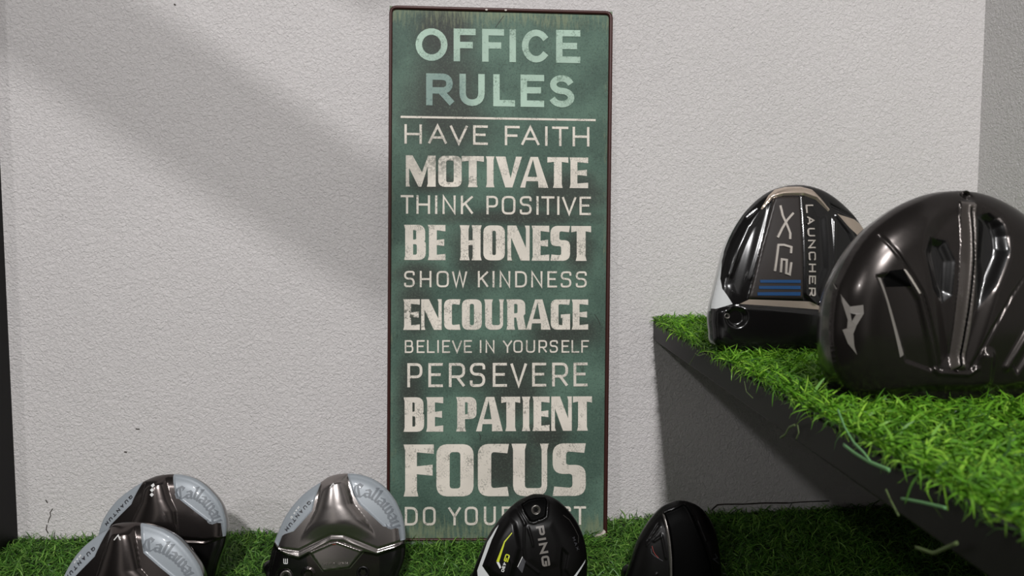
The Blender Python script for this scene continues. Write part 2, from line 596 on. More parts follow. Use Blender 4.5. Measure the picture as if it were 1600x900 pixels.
# display counter under the lower turf
cx0, cx1, cy0 = WALL_L, WALL_R, -.46
ct = thing('display_counter', 'long dark laminate counter carrying the lower green turf below the sign', 'counter', ((cx0 + cx1) / 2, -.2, -.9))
v, f = box(cx0, cx1, cy0, -.003, -.03, 0)
mesh_obj('countertop', v, f, M_COUNTER, ct, ct.location)
v, f = box(cx0 + .01, cx1 - .01, cy0 + .02, -.003, -.9, -.03)
mesh_obj('base_cabinet', v, f, M_COUNTER, ct, ct.location)

# upper shelf
E0 = hit(1021, 506, (0, 0, 0), NY)
E1 = hit(1540, 900, (0, 0, SHELF_Z - SHELF_T), np.array([0, 0, 1.0]))
print('shelf edge', E0, E1)
slope = (E1[0] - E0[0]) / E1[1]
SH_Y = -.70


def shelf_x(y):
    return E0[0] + slope * y


z1, z0 = SHELF_Z, SHELF_Z - SHELF_T
sv = [(shelf_x(0), 0, z0), (WALL_R, 0, z0), (WALL_R, SH_Y, z0), (shelf_x(SH_Y), SH_Y, z0),
      (shelf_x(0), 0, z1), (WALL_R, 0, z1), (WALL_R, SH_Y, z1), (shelf_x(SH_Y), SH_Y, z1)]
sf = [(0, 1, 2, 3), (4, 7, 6, 5), (0, 4, 5, 1), (1, 5, 6, 2), (2, 6, 7, 3), (3, 7, 4, 0)]
sh = mesh_obj('display_shelf', sv, sf, M_BOARD, None, (.4, -.3, SHELF_Z))
sh['label'] = 'black board shelf under the bright turf, jutting from the wall at right'
sh['category'] = 'shelf'
bm_ = sh.modifiers.new('bevel', 'BEVEL')
bm_.width = .0012
bm_.segments = 2


# ------------------------------------------------------------------ club heads
def cat_closed(pts, sub=5):
    P = [np.array(p[:2], float) for p in pts]
    n = len(P)
    out = []
    for i in range(n):
        p0, p1, p2, p3 = P[i - 1], P[i], P[(i + 1) % n], P[(i + 2) % n]
        for k in range(sub):
            t = k / sub
            out.append(.5 * ((2 * p1) + (-p0 + p2) * t + (2 * p0 - 5 * p1 + 4 * p2 - p3) * t ** 2 + (-p0 + 3 * p1 - 3 * p2 + p3) * t ** 3))
    return np.array(out)


def resample(P, step, closed=True):
    P = np.asarray(P, float)
    Q = np.vstack([P, P[:1]]) if closed else P
    out = []
    for a, b in zip(Q[:-1], Q[1:]):
        n = max(1, int(math.ceil(np.linalg.norm(b - a) / step)))
        for k in range(n):
            out.append(a + (b - a) * k / n)
    if not closed:
        out.append(Q[-1])
    return np.array(out)


def seg_dist(P, A, closed=True):
    P = np.asarray(P, float)
    A = np.asarray(A, float)
    B = np.roll(A, -1, 0) if closed else A[1:]
    A = A if closed else A[:-1]
    d = np.full(len(P), 1e9)
    for a, b in zip(A, B):
        ab = b - a
        t = np.clip(((P - a) @ ab) / (ab @ ab + 1e-18), 0, 1)
        q = P - (a + t[:, None] * ab)
        d = np.minimum(d, np.hypot(q[:, 0], q[:, 1]))
    return d


def inside(P, A):
    P = np.asarray(P, float)
    A = np.asarray(A, float)
    r = np.zeros(len(P), bool)
    B = np.roll(A, -1, 0)
    for a, b in zip(A, B):
        c1 = (a[1] > P[:, 1]) != (b[1] > P[:, 1])
        with np.errstate(divide='ignore', invalid='ignore'):
            xi = (b[0] - a[0]) * (P[:, 1] - a[1]) / (b[1] - a[1] + 1e-30) + a[0]
        r ^= c1 & (P[:, 0] < xi)
    return r


FOOT = []          # footprints, so that no blade grows inside a head


class Head:
    def __init__(s, name, label, anchor, depth, base_z, tilt, yaw, outline, thick=.055, dome=.006, edge=(.012, .006),
                 feats=(), regions=(), base_mat=None, crown_mat=None, grid=.0010, ref=.004, cup=None, group='club heads standing on the turf displays'):
        s.t, s.y = math.radians(tilt), math.radians(yaw)
        Y = -.85 + depth
        p = hit(anchor[0], anchor[1], (0, Y, 0), NY)
        s.O = np.array([p[0], Y, base_z])
        s.U = np.array([math.cos(s.y), math.sin(s.y), 0])
        back = np.array([-math.sin(s.y), math.cos(s.y), 0])
        s.V = back * math.sin(s.t) + np.array([0, 0, math.cos(s.t)])
        s.N = np.cross(s.U, s.V)
        s.ref = ref
        s.root = thing(name, label, 'golf club head', tuple(s.O), group)
        s.out = cat_closed(s.uv(outline))
        a2 = np.sum(cross2(s.out, np.roll(s.out, -1, 0)))
        if a2 < 0:
            s.out = s.out[::-1]
        s.grid = grid
        s.feats = []
        for ft in feats:
            k = ft[0]
            if k == 'spine':
                q0 = s.uv([(800, ft[4]), (800, ft[5])])
                s.feats.append((k, (np.array(s.uv(ft[1])), np.array(s.uv(ft[2]))), ft[3], q0[0][1], q0[1][1]))
            elif k == 'disc':
                q = s.uv([ft[1]])[0]
                s.feats.append((k, q) + tuple(ft[2:]))
            else:
                s.feats.append((k, np.array(s.uv(ft[1]))) + tuple(ft[2:]))
        s.dome, s.edge = dome, edge
        s.cu = s.out.mean(0)
        s.ru = np.ptp(s.out, axis=0) / 2
        print(name, 'size mm', np.round(np.ptp(s.out, axis=0) * 1000), 'vmin', round(s.out[:, 1].min() * 1000, 1), 'O', np.round(s.O, 3))
        s.cup = cup
        s.build(regions, base_mat, crown_mat or base_mat, thick)

    def uv(s, pts):
        p0 = s.O + s.N * s.ref
        r = []
        for q in pts:
            w = hit(q[0], q[1], p0, s.N) - s.O
            r.append((w @ s.U, w @ s.V))
        return np.array(r)

    def H(s, P):
        P = np.asarray(P, float)
        sd = np.where(inside(P, s.out), seg_dist(P, s.out), 0)
        eR, eD = s.edge
        q = np.clip(1 - sd / eR, 0, 1)
        h = -eD * (1 - np.sqrt(np.clip(1 - q * q, 0, 1)))
        d = (P - s.cu) / s.ru
        h += s.dome * (1 - np.clip(np.sum(d * d, 1), 0, 1.3))
        fade = np.clip(sd / .003, 0, 1)
        for ft in s.feats:
            if ft[0] == 'poly':
                dd = np.where(inside(P, ft[1]), seg_dist(P, ft[1]), 0)
                x = np.clip(dd / ft[3], 0, 1)
                h += ft[2] * x * x * (3 - 2 * x) * fade
            elif ft[0] == 'ridge':
                x = np.clip(1 - seg_dist(P, ft[1], False) / ft[3], 0, 1)
                h += ft[2] * x * x * (3 - 2 * x) * fade
            elif ft[0] == 'loop':
                x = np.clip(1 - seg_dist(P, ft[1], True) / ft[3], 0, 1)
                h += ft[2] * x * x * (3 - 2 * x) * fade
            elif ft[0] == 'disc':
                x = np.clip((ft[2] - np.hypot(*(P - ft[1]).T)) / ft[4], 0, 1)
                h += ft[3] * x * x * (3 - 2 * x) * fade
            elif ft[0] == 'spine':
                lft, rgt = ft[1]
                a_, b_ = lft[np.argsort(lft[:, 1])], rgt[np.argsort(rgt[:, 1])]
                ul, ur = np.interp(P[:, 1], a_[:, 1], a_[:, 0]), np.interp(P[:, 1], b_[:, 1], b_[:, 0])
                x = np.clip(np.abs(P[:, 0] - (ul + ur) / 2) / ((ur - ul) / 2), 0, 1)
                g_ = np.clip((P[:, 1] - ft[4]) / (ft[3] - ft[4]), 0, 1)
                h += ft[2] * (1 - x * x) ** .65 * g_ * g_ * (3 - 2 * g_) * np.clip(sd / .008, 0, 1)
        return h

    def W(s, P, n):
        P = np.asarray(P, float)
        return s.O + P[:, :1] * s.U + P[:, 1:2] * s.V + np.asarray(n)[:, None] * s.N

    def build(s, regions, base_mat, crown_mat, thick):
        g = s.grid
        rim = resample(s.out, g * 1.2)
        pts = [rim]
        edges = [(i, (i + 1) % len(rim)) for i in range(len(rim))]
        n0 = len(rim)
        lo, hi = s.out.min(0) - .002, s.out.max(0) + .002
        regs = []
        for rn, poly, m in regions:
            q = s.uv(poly)
            regs.append((rn, q, m))
            rs = resample(q, g * 1.1)
            ok = np.all((rs > lo) & (rs < hi), 1)
            # keep only the runs that lie within the head
            idx = {}
            for i in range(len(rs)):
                if ok[i]:
                    idx[i] = n0 + len(idx)
            pts.append(rs[ok])
            for i in range(len(rs)):
                j = (i + 1) % len(rs)
                if i in idx and j in idx:
                    edges.append((idx[i], idx[j]))
            n0 += len(idx)
        gx = np.arange(lo[0], hi[0], g)
        gy = np.arange(lo[1], hi[1], g)
        G = np.array(np.meshgrid(gx, gy)).reshape(2, -1).T
        G[:, 0] += np.where(np.round((G[:, 1] - lo[1]) / g) % 2 == 0, 0, g / 2)
        keep = inside(G, s.out)
        G = G[keep]
        allp = np.vstack([p for p in pts if len(p)])
        # thin out grid points that crowd the region borders
        ok = np.ones(len(G), bool)
        for k in range(0, len(allp), 400):
            blk = allp[k:k + 400]
            d2 = ((G[:, None, :] - blk[None]) ** 2).sum(2).min(1)
            ok &= d2 > (g * .42) ** 2
        G = G[ok]
        allp = np.vstack([allp, G])
        res = delaunay_2d_cdt([Vector(p) for p in allp.tolist()], edges, [], 0, 1e-7)
        P = np.array([(q.x, q.y) for q in res[0]])
        T = np.array([f for f in res[2] if len(f) == 3])
        cen = P[T].mean(1)
        a = P[T]
        area = cross2(a[:, 1] - a[:, 0], a[:, 2] - a[:, 0])
        T = np.where((area < 0)[:, None], T[:, ::-1], T)
        keep = inside(cen, s.out) & (np.abs(area) > 1e-12)
        T, cen = T[keep], cen[keep]
        Wd = s.W(P, s.H(P))
        Wd[:, 2] = np.maximum(Wd[:, 2], s.O[2] - .002)
        lab = np.zeros(len(T), int)
        for i, (rn, q, m) in enumerate(regs):
            lab[inside(cen, q)] = i + 1
        for i in range(len(regs) + 1):
            t = T[lab == i]
            if not len(t):
                continue
            used, inv = np.unique(t, return_inverse=True)
            nm = 'sole_plate' if i == 0 else regs[i - 1][0]
            mesh_obj(nm, Wd[used], inv.reshape(-1, 3), base_mat if i == 0 else regs[i - 1][2], s.root, s.O, True)
        # crown shell behind the sole
        nr = len(rim)
        h0 = s.H(rim)
        vb = s.out[:, 1].min() + .004
        uc = s.cu[0]
        verts = [s.W(rim, h0)]
        verts[0][:, 2] = np.maximum(verts[0][:, 2], s.O[2] - .002)
        K = 16
        for k in range(1, K + 1):
            q = k / K
            sc = math.sqrt(max(0, 1 - (q * .985) ** 2))
            R2 = np.empty_like(rim)
            R2[:, 0] = uc + (rim[:, 0] - uc) * (.25 + .75 * sc)
            R2[:, 1] = vb + (rim[:, 1] - vb) * (.12 + .88 * sc)
            w = s.W(R2, h0 - thick * q)
            w[:, 2] = np.maximum(w[:, 2], s.O[2] - .002)
            verts.append(w)
        V = np.vstack(verts + [verts[-1].mean(0)[None]])
        F = []
        for k in range(K):
            for i in range(nr):
                j = (i + 1) % nr
                F.append((k * nr + i, (k + 1) * nr + i, (k + 1) * nr + j, k * nr + j))
        for i in range(nr):
            F.append((K * nr + i, K * nr + nr, K * nr + (i + 1) % nr))
        if s.cup:
            v0 = s.uv([s.cup[0]])[0][1]
            low = [all((V[i] - s.O) @ s.V < v0 for i in f) for f in F]
            for nm, m, want in (('crown', crown_mat, False), ('face_cup', s.cup[1], True)):
                ff = [f for f, l_ in zip(F, low) if l_ == want]
                used = sorted(set(i for f in ff for i in f))
                mp_ = {u: k for k, u in enumerate(used)}
                mesh_obj(nm, V[used], [tuple(mp_[i] for i in f) for f in ff], m, s.root, s.O, True)
        else:
            mesh_obj('crown', V, F, crown_mat, s.root, s.O, True)
        s.rim = rim
        FOOT.append(V)

    # --- lettering and small marks: prisms that follow the sculpted surface
    def prisms(s, name, polys_px, m, h=.0004, label=None):
        V, F = [], []
        fine = []
        for k, q in enumerate(polys_px):
            if len(q) == 4:
                a, b, c_, d = [np.array(p, float) for p in q]
                nu = max(1, int(math.ceil(max(np.linalg.norm(b - a), np.linalg.norm(c_ - d)) / 2.0)))
                nv = max(1, int(math.ceil(max(np.linalg.norm(d - a), np.linalg.norm(c_ - b)) / 3.0)))
                f_ = lambda x, y: (a * (1 - x) + b * x) * (1 - y) + (d * (1 - x) + c_ * x) * y
                for i in range(nu):
                    for j in range(nv):
                        fine.append((k, [f_(i / nu, j / nv), f_((i + 1) / nu, j / nv), f_((i + 1) / nu, (j + 1) / nv), f_(i / nu, (j + 1) / nv)]))
            else:
                fine.append((k, q))
        for k, q in fine:
            P = s.uv(q)
            if cross2(P[1] - P[0], P[2] - P[0]) < 0:
                P = P[::-1]
            n = len(P)
            hh = s.H(P)
            b = len(V)
            V += list(s.W(P, hh + h + k * 2e-6)) + list(s.W(P, hh - .0004))
            F.append(tuple(range(b, b + n)))
            for i in range(n):
                j = (i + 1) % n
                F.append((b + n + i, b + n + j, b + j, b + i))
        o = mesh_obj(name, V, F, m, s.root, s.O)
        if label:
            o['label'] = label
        return o

    def line(s, name, pts, w, m, closed=False, h=.0004, label=None):
        P = resample(np.array([p[:2] for p in pts], float), 3.0, closed)
        return s.prisms(name, stroke(P, w, closed), m, h, label)

    def text(s, name, string, path, size, sw, m, aspect=.8, adv=None, h=.0004, shear=0, table=GL, stretch=True, widths=None):
        """letters centred on a pixel path, reading along it"""
        P = np.array(path, float)
        seg = np.hypot(*(P[1:] - P[:-1]).T)
        cum = np.concatenate([[0], np.cumsum(seg)])
        n = len(string)
        wd = np.array(widths if widths is not None else [.28 if c_ in 'I.' else (.5 if c_ == ' ' else 1.0) for c_ in string], float)
        gap = cum[-1] / (wd.sum())
        out = []
        x = 0
        for ch, w_ in zip(string, wd):
            L = x + gap * w_ / 2
            x += gap * w_
            if ch == ' ':
                continue
            i = min(len(seg) - 1, max(0, np.searchsorted(cum, L) - 1))
            t = (L - cum[i]) / seg[i]
            cpt = P[i] + (P[i + 1] - P[i]) * t
            # smooth tangent
            La, Lb = max(0, L - gap * .5), min(cum[-1], L + gap * .5)
            pa = np.array([np.interp(La, cum, P[:, 0]), np.interp(La, cum, P[:, 1])])
            pb = np.array([np.interp(Lb, cum, P[:, 0]), np.interp(Lb, cum, P[:, 1])])
            d = (pb - pa) / np.linalg.norm(pb - pa)
            u = np.array([d[1], -d[0]])
            gw = size * aspect * (w_ if ch != 'I' else .3)
            for q in glyph_quads(ch, gw, size, sw, table):
                out.append([cpt + d * (p[0] - gw / 2 + shear * (p[1] - size / 2)) + u * (p[1] - size / 2) for p in q])
        return s.prisms(name, out, m, h)

    def black_letter(s, path, size, m, h=.0003):
        g = {
            'C': (.78, [[(.66, .82), (.48, 1), (.18, .86), (.07, .5), (.16, .14), (.45, 0), (.72, .16)], [(.36, .92), (.36, .12)], [(.66, .82), (.6, .7)]]),
            'a': (.56, [[(.08, .5), (.28, .62), (.42, .5), (.42, .08), (.52, .02)], [(.42, .36), (.1, .26), (.08, .1), (.24, 0), (.42, .14)]]),
            'l': (.3, [[(.03, .92), (.15, 1), (.15, .1), (.26, .02)]]),
            'w': (.78, [[(.0, .52), (.1, .62), (.1, .1), (.26, 0), (.38, .1)], [(.38, .64), (.38, .1), (.54, 0), (.68, .12), (.68, .48), (.58, .62)]]),
            'y': (.56, [[(.0, .52), (.1, .62), (.1, .12), (.26, 0), (.42, .12)], [(.42, .64), (.42, -.08), (.3, -.28), (.08, -.3)]]),
        }
        P = np.array(path, float)
        seg = np.hypot(*(P[1:] - P[:-1]).T)
        cum = np.concatenate([[0], np.cumsum(seg)])
        word = 'Callaway'
        tot = sum(g[c_][0] for c_ in word)
        x = 0
        out = []
        nib = np.array([.078, .05])
        for ch in word:
            w_, lines = g[ch]
            L = (x + w_ / 2) / tot * cum[-1]
            La, Lb = x / tot * cum[-1], (x + w_) / tot * cum[-1]
            x += w_
            f_ = lambda l_: np.array([np.interp(l_, cum, P[:, 0]), np.interp(l_, cum, P[:, 1])])
            cpt, d = f_(L), f_(Lb) - f_(La)
            d /= np.linalg.norm(d)
            u = np.array([d[1], -d[0]])
            sx = cum[-1] / tot
            for ln in lines:
                for a, b in zip(ln[:-1], ln[1:]):
                    a, b = np.array(a), np.array(b)
                    e_ = (b - a) / np.linalg.norm(b - a) * .035
                    nb = nib if abs(cross2(nib, b - a)) / np.linalg.norm(b - a) > .025 else np.array([-.02, .03])
                    q = [a - e_ - nb, a - e_ + nb, b + e_ + nb, b + e_ - nb]
                    out.append([cpt + d * ((p[0] - w_ / 2) * sx) + u * ((p[1] - .45) * size) for p in q])
        return s.prisms('script_lettering', out, m, h)

    def screw(s, name, cpx, r, m, h=.0012, label=None, m2=None):
        """socket-head screw: rim, dished face, six-lobed socket"""
        q0 = s.uv([cpx])[0]
        base = s.H([q0])[0]
        prof = [(r, -.0015), (r, h * .7), (r * .9, h), (r * .72, h), (r * .66, h * .55), (r * .5, h * .5), (r * .44, h * .2), (r * .42, -.0015)]
        n = 36
        V, F = [], []
        for k, (rr, z) in enumerate(prof):
            for i in range(n):
                a = 2 * math.pi * i / n
                lob = 1 + (.16 * math.cos(6 * a) if k >= 5 else 0)
                p = q0 + np.array([math.cos(a), math.sin(a)]) * rr * lob
                V.append(s.W([p], [base + z])[0])
        for k in range(len(prof) - 1):
            for i in range(n):
                j = (i + 1) % n
                F.append((k * n + i, k * n + j, (k + 1) * n + j, (k + 1) * n + i))
        F.append(tuple((len(prof) - 1) * n + i for i in range(n)))
        o = mesh_obj(name, V, F, m, s.root, s.O, True)
        if label:
            o['label'] = label
        return o

    def hosel(s, u, v, d, length, r, m):
        """short neck with a ferrule ring, leaving the heel"""
        a = s.O + s.U * u + s.V * v - s.N * .012
        d = s.U * d[0] + s.V * d[1] + s.N * d[2]
        d /= np.linalg.norm(d)
        e1 = np.cross(d, [0, 0, 1.0])
        e1 /= np.linalg.norm(e1)
        e2 = np.cross(d, e1)
        prof = [(0, r * 1.5), (.25, r * 1.2), (.7, r), (.72, r * 1.08), (.98, r * 1.08), (1, r * .95), (1, r * .7), (.8, r * .68)]
        n = 24
        V, F = [], []
        for t, rr in prof:
            for i in range(n):
                an = 2 * math.pi * i / n
                V.append(a + d * t * length + (e1 * math.cos(an) + e2 * math.sin(an)) * rr)
        for k in range(len(prof) - 1):
            for i in range(n):
                j = (i + 1) % n
                F.append((k * n + i, k * n + j, (k + 1) * n + j, (k + 1) * n + i))
        F.append(tuple((len(prof) - 1) * n + i for i in range(n)))
        return mesh_obj('hosel', V, F, m, s.root, s.O, True)


# ---- two smoked-nickel drivers and a fairway wood with pale silver side panels
def A_(pts): return cr(60, 720, 5, pts)


hA = Head('driver_head', 'nickel and silver club head with three white diamonds, against the wall at left', (248, 940), .690, .008, 13, 0,
          A_([(450, 1060), (430, 1000), (412, 900), (410, 760), (422, 640), (440, 550), (470, 470), (520, 390), (600, 300), (700, 225), (790, 170), (880, 130), (960, 115),
              (1040, 113), (1100, 118), (1180, 140), (1260, 185), (1340, 260), (1400, 340), (1430, 420), (1445, 500), (1442, 590), (1425, 680), (1395, 760),
              (1370, 840), (1350, 920), (1320, 1000), (1250, 1060), (1000, 1080), (700, 1085), (520, 1080)]),
          thick=.052, dome=.005, base_mat=M_NICKEL, crown_mat=M_BLACKGLOSS,
          feats=[('poly', A_([(300, 760), (300, 400), (700, 80), (800, 60), (790, 180), (737, 300), (722, 340), (560, 500), (470, 640), (440, 760)]), -.0014, .001),
                 ('poly', A_([(1012, 0), (1062, 240), (1086, 292), (1325, 480), (1413, 492), (1425, 600), (1700, 640), (1700, 0)]), -.0014, .001),
                 ('spine', A_([(835, 40), (825, 160), (800, 320), (740, 460), (690, 620)]), A_([(975, 40), (985, 150), (1030, 300), (1075, 390), (1095, 560), (1100, 640)]), .0052, A_([(0, 400)])[0][1], A_([(0, 610)])[0][1]),
                 ('poly', A_([(300, 660), (560, 520), (880, 500), (1130, 595), (1290, 612), (1500, 590), (1500, 1300), (300, 1300)]), -.0022, .0022),
                 ('ridge', A_([(560, 560), (880, 530), (1130, 640), (1290, 650), (1430, 600)]), .0012, .0016)],
          regions=[('side_panel', A_([(300, 760), (300, 400), (700, 80), (792, 120), (790, 180), (737, 300), (722, 340), (560, 500), (470, 640), (440, 760)]), M_SILVER),
                   ('side_panel', A_([(1012, 40), (1062, 240), (1086, 292), (1325, 480), (1413, 492), (1425, 600), (1600, 600), (1600, 40)]), M_SILVER),
                   ('face_band', A_([(300, 720), (560, 575), (880, 548), (1130, 660), (1290, 668), (1440, 610), (1600, 620), (1600, 1300), (300, 1300)]), M_BLACKGLOSS)])
hA.prisms('diamond_mark', [[(cx, cy - 3.2), (cx + 3.4, cy), (cx, cy + 3.2), (cx - 3.4, cy)] for cx, cy in A_([(902, 190), (900, 225), (900, 261)])], M_WHITEINK, .0003)
hA.text('lettering', 'QUANTUM', A_([(722, 272), (612, 390), (500, 512)]), 5.0, 1.15, M_DARKINK, 1.15)
hA.black_letter(A_([(1062, 262), (1150, 250), (1220, 262), (1290, 305), (1340, 360), (1375, 420), (1400, 490)]), 19, M_GREYINK)
hA.hosel(hA.out[:, 0].min() + .016, .016, (-.35, .12, -.9), .026, .0062, M_BLACKSATIN)

hB = Head('driver_head', 'nickel and silver club head with one white chevron, overlapping the diamond-marked head at lower left', (198, 1010), .600, .008, 13, 0,
          A_([(180, 1420), (130, 1340), (105, 1230), (100, 1120), (120, 1000), (160, 905), (220, 800), (300, 700), (400, 615), (500, 550), (540, 515), (600, 500), (700, 495),
              (770, 499), (850, 515), (950, 550), (1050, 610), (1130, 690), (1190, 770), (1235, 850), (1262, 940), (1275, 1040), (1265, 1150), (1235, 1250),
              (1200, 1340), (1150, 1410), (1000, 1450), (650, 1460), (320, 1455)]),
          thick=.050, dome=.005, base_mat=M_NICKEL, crown_mat=M_BLACKGLOSS,
          feats=[('poly', A_([(525, 300), (525, 540), (507, 580), (435, 750), (285, 900), (170, 1030), (130, 1110), (-200, 1110), (-200, 300)]), -.0014, .001),
                 ('poly', A_([(768, 300), (770, 505), (785, 545), (820, 720), (950, 835), (1160, 1010), (1240, 1025), (1262, 1130), (1500, 1130), (1500, 300)]), -.0014, .001),
                 ('spine', A_([(548, 440), (545, 560), (515, 700), (470, 860), (420, 1000), (390, 1080)]), A_([(732, 440), (735, 540), (762, 650), (802, 845), (880, 930), (920, 1080)]), .0052, A_([(0, 850)])[0][1], A_([(0, 1060)])[0][1]),
                 ('poly', A_([(-100, 1110), (170, 1060), (640, 980), (900, 1120), (1260, 1150), (1500, 1130), (1500, 1700), (-100, 1700)]), -.0022, .0022)],
          regions=[('side_panel', A_([(525, 400), (525, 540), (507, 580), (435, 750), (285, 900), (170, 1030), (130, 1110), (-100, 1110), (-100, 400)]), M_SILVER),
                   ('side_panel', A_([(768, 400), (770, 505), (785, 545), (820, 720), (950, 835), (1160, 1010), (1240, 1025), (1262, 1130), (1450, 1130), (1450, 400)]), M_SILVER),
                   ('face_band', A_([(-100, 1160), (170, 1110), (640, 1030), (900, 1170), (1260, 1180), (1500, 1160), (1500, 1700), (-100, 1700)]), M_BLACKGLOSS)])
hB.line('chevron_mark', [(181.2, 842.8), (187.3, 835.2), (191.8, 842.6)], 1.5, M_WHITEINK)
hB.text('lettering', 'QUANTUM', [(146, 855.5), (121, 880.5), (96, 908)], 5.6, 1.25, M_DARKINK, 1.1)
hB.text('small_lettering', 'MAX', [(121.8, 868.5), (109.5, 883)], 3.4, .85, M_WHITEINK, 1.2)
hB.black_letter(A_([(812, 668), (900, 660), (980, 690), (1050, 735), (1120, 798), (1165, 865), (1195, 940)]), 20, M_GREYINK)
hB.hosel(hB.out[:, 0].min() + .016, .016, (-.35, .12, -.9), .026, .0062, M_BLACKSATIN)


def C_(pts): return cr(380, 720, 5, pts)


hC = Head('fairway_wood_head', 'shiny nickel and silver club head with a five-sided plate, left of the sign base', (520, 930), .690, .008, 15, 0,
          C_([(165, 1060), (148, 1000), (150, 930), (165, 860), (195, 750), (225, 645), (260, 560), (310, 450), (380, 350), (460, 265), (540, 205), (610, 160), (650, 132), (720, 110),
              (800, 103), (880, 108), (950, 125), (1020, 155), (1090, 205), (1150, 270), (1200, 350), (1240, 450), (1260, 560), (1262, 680), (1250, 790),
              (1225, 860), (1195, 940), (1160, 1020), (1080, 1060), (800, 1075), (400, 1075), (240, 1075)]),
          thick=.052, dome=.006, base_mat=M_NICKEL2, crown_mat=M_BLACKGLOSS,
          feats=[('poly', C_([(0, 640), (232, 640), (268, 672), (300, 590), (320, 575), (395, 550), (540, 390), (560, 300), (595, 190), (608, 0), (0, 0)]), -.0014, .001),
                 ('poly', C_([(800, 0), (806, 105), (862, 270), (905, 340), (972, 400), (1094, 514), (1208, 532), (1224, 630), (1500, 600), (1500, 0)]), -.0014, .001),
                 ('spine', C_([(618, 60), (600, 250), (570, 380), (530, 470), (460, 590), (410, 720)]), C_([(797, 60), (805, 160), (862, 340), (950, 450), (1020, 555), (1070, 720)]), .0060, C_([(0, 420)])[0][1], C_([(0, 600)])[0][1]),
                 ('ridge', C_([(285, 690), (430, 705), (690, 575), (785, 577), (1050, 692), (1225, 640)]), -.0011, .0018),
                 ('ridge', C_([(268, 690), (330, 725), (430, 750), (500, 712), (690, 612), (780, 612), (1045, 722), (1225, 665)]), .0008, .0022),
                 ('poly', C_([(0, 660), (225, 650), (268, 690), (330, 725), (430, 755), (510, 712), (690, 632), (740, 625), (945, 702), (1045, 725), (1225, 665), (1500, 660), (1500, 1400), (0, 1400)]), -.0028, .0025),
                 ('poly', C_([(510, 710), (690, 632), (740, 625), (945, 700), (830, 840), (620, 870)]), .0034, .0018),
                 ('loop', C_([(520, 715), (690, 640), (740, 633), (935, 704), (825, 833), (625, 861)]), .0008, .0011),
                 ('disc', C_([(312, 915)])[0], .0085, -.004, .003),
                 ('disc', C_([(500, 895)])[0], .0065, .0012, .001), ('disc', C_([(500, 895)])[0], .0045, -.0012, .001)],
          regions=[('side_panel', C_([(0, 640), (232, 640), (268, 672), (300, 590), (320, 575), (395, 550), (540, 390), (560, 300), (595, 190), (608, 20), (0, 20)]), M_SILVER),
                   ('side_panel', C_([(800, 20), (806, 105), (862, 270), (905, 340), (972, 400), (1094, 514), (1208, 532), (1224, 630), (1450, 600), (1450, 20)]), M_SILVER),
                   ('face_band', C_([(0, 660), (228, 645), (268, 690), (330, 735), (430, 765), (505, 725), (615, 872), (835, 845), (950, 708), (1045, 735), (1225, 660), (1450, 640), (1450, 1400), (0, 1400)]), M_NICKEL),
                   ('heel_cover', C_([(0, 660), (228, 645), (268, 690), (330, 735), (430, 765), (488, 738), (500, 830), (440, 960), (440, 1300), (0, 1300)]), M_BLACKGLOSS),
                   ('toe_cover', C_([(1060, 735), (1225, 660), (1450, 640), (1450, 1300), (1030, 1300), (1060, 900)]), M_BLACKGLOSS),
                   ('weight_plate', C_([(510, 710), (690, 632), (740, 625), (945, 700), (830, 840), (620, 870)]), M_NICKEL2)])
hC.line('chevron_mark', C_([(685, 207), (707, 175), (731, 206)]), 1.3, M_WHITEINK)
hC.text('lettering', 'QUANTUM', [(485, 783), (465, 805), (444.5, 830.5)], 5.2, 1.15, M_DARKINK, 1.1)
hC.text('small_lettering', 'MAX D', [(466.5, 791.5), (453, 811)], 3.2, .8, M_WHITEINK, 1.1)
hC.black_letter(C_([(858, 250), (930, 232), (1000, 250), (1080, 305), (1140, 375), (1180, 450), (1205, 530)]), 20, M_GREYINK)
hC.text('loft_number', 'm', [(440.5, 878), (448.5, 878)], 9, 1.15, M_WHITEINK, .78)
hC.text('small_lettering', 'SPEED WAVE 2.0', C_([(822, 798), (625, 808)]), 3.0, .7, M_PEWTER, .75)
hC.line('red_mark', C_([(700, 650), (727, 649)]), .8, M_RED)
hC.screw('weight_screw', C_([(932, 880)])[0], .0062, M_BLACKSATIN, .0014)
hC.screw('hosel_screw', C_([(315, 918)])[0], .0058, M_PEWTER, .002)
hC.hosel(hC.out[:, 0].min() + .012, .018, (-.55, .15, -.8), .026, .0068, M_BLACKSATIN)


# ---- black driver with yellow accent
def P_(pts): return cr(730, 765, 6.6667, pts)


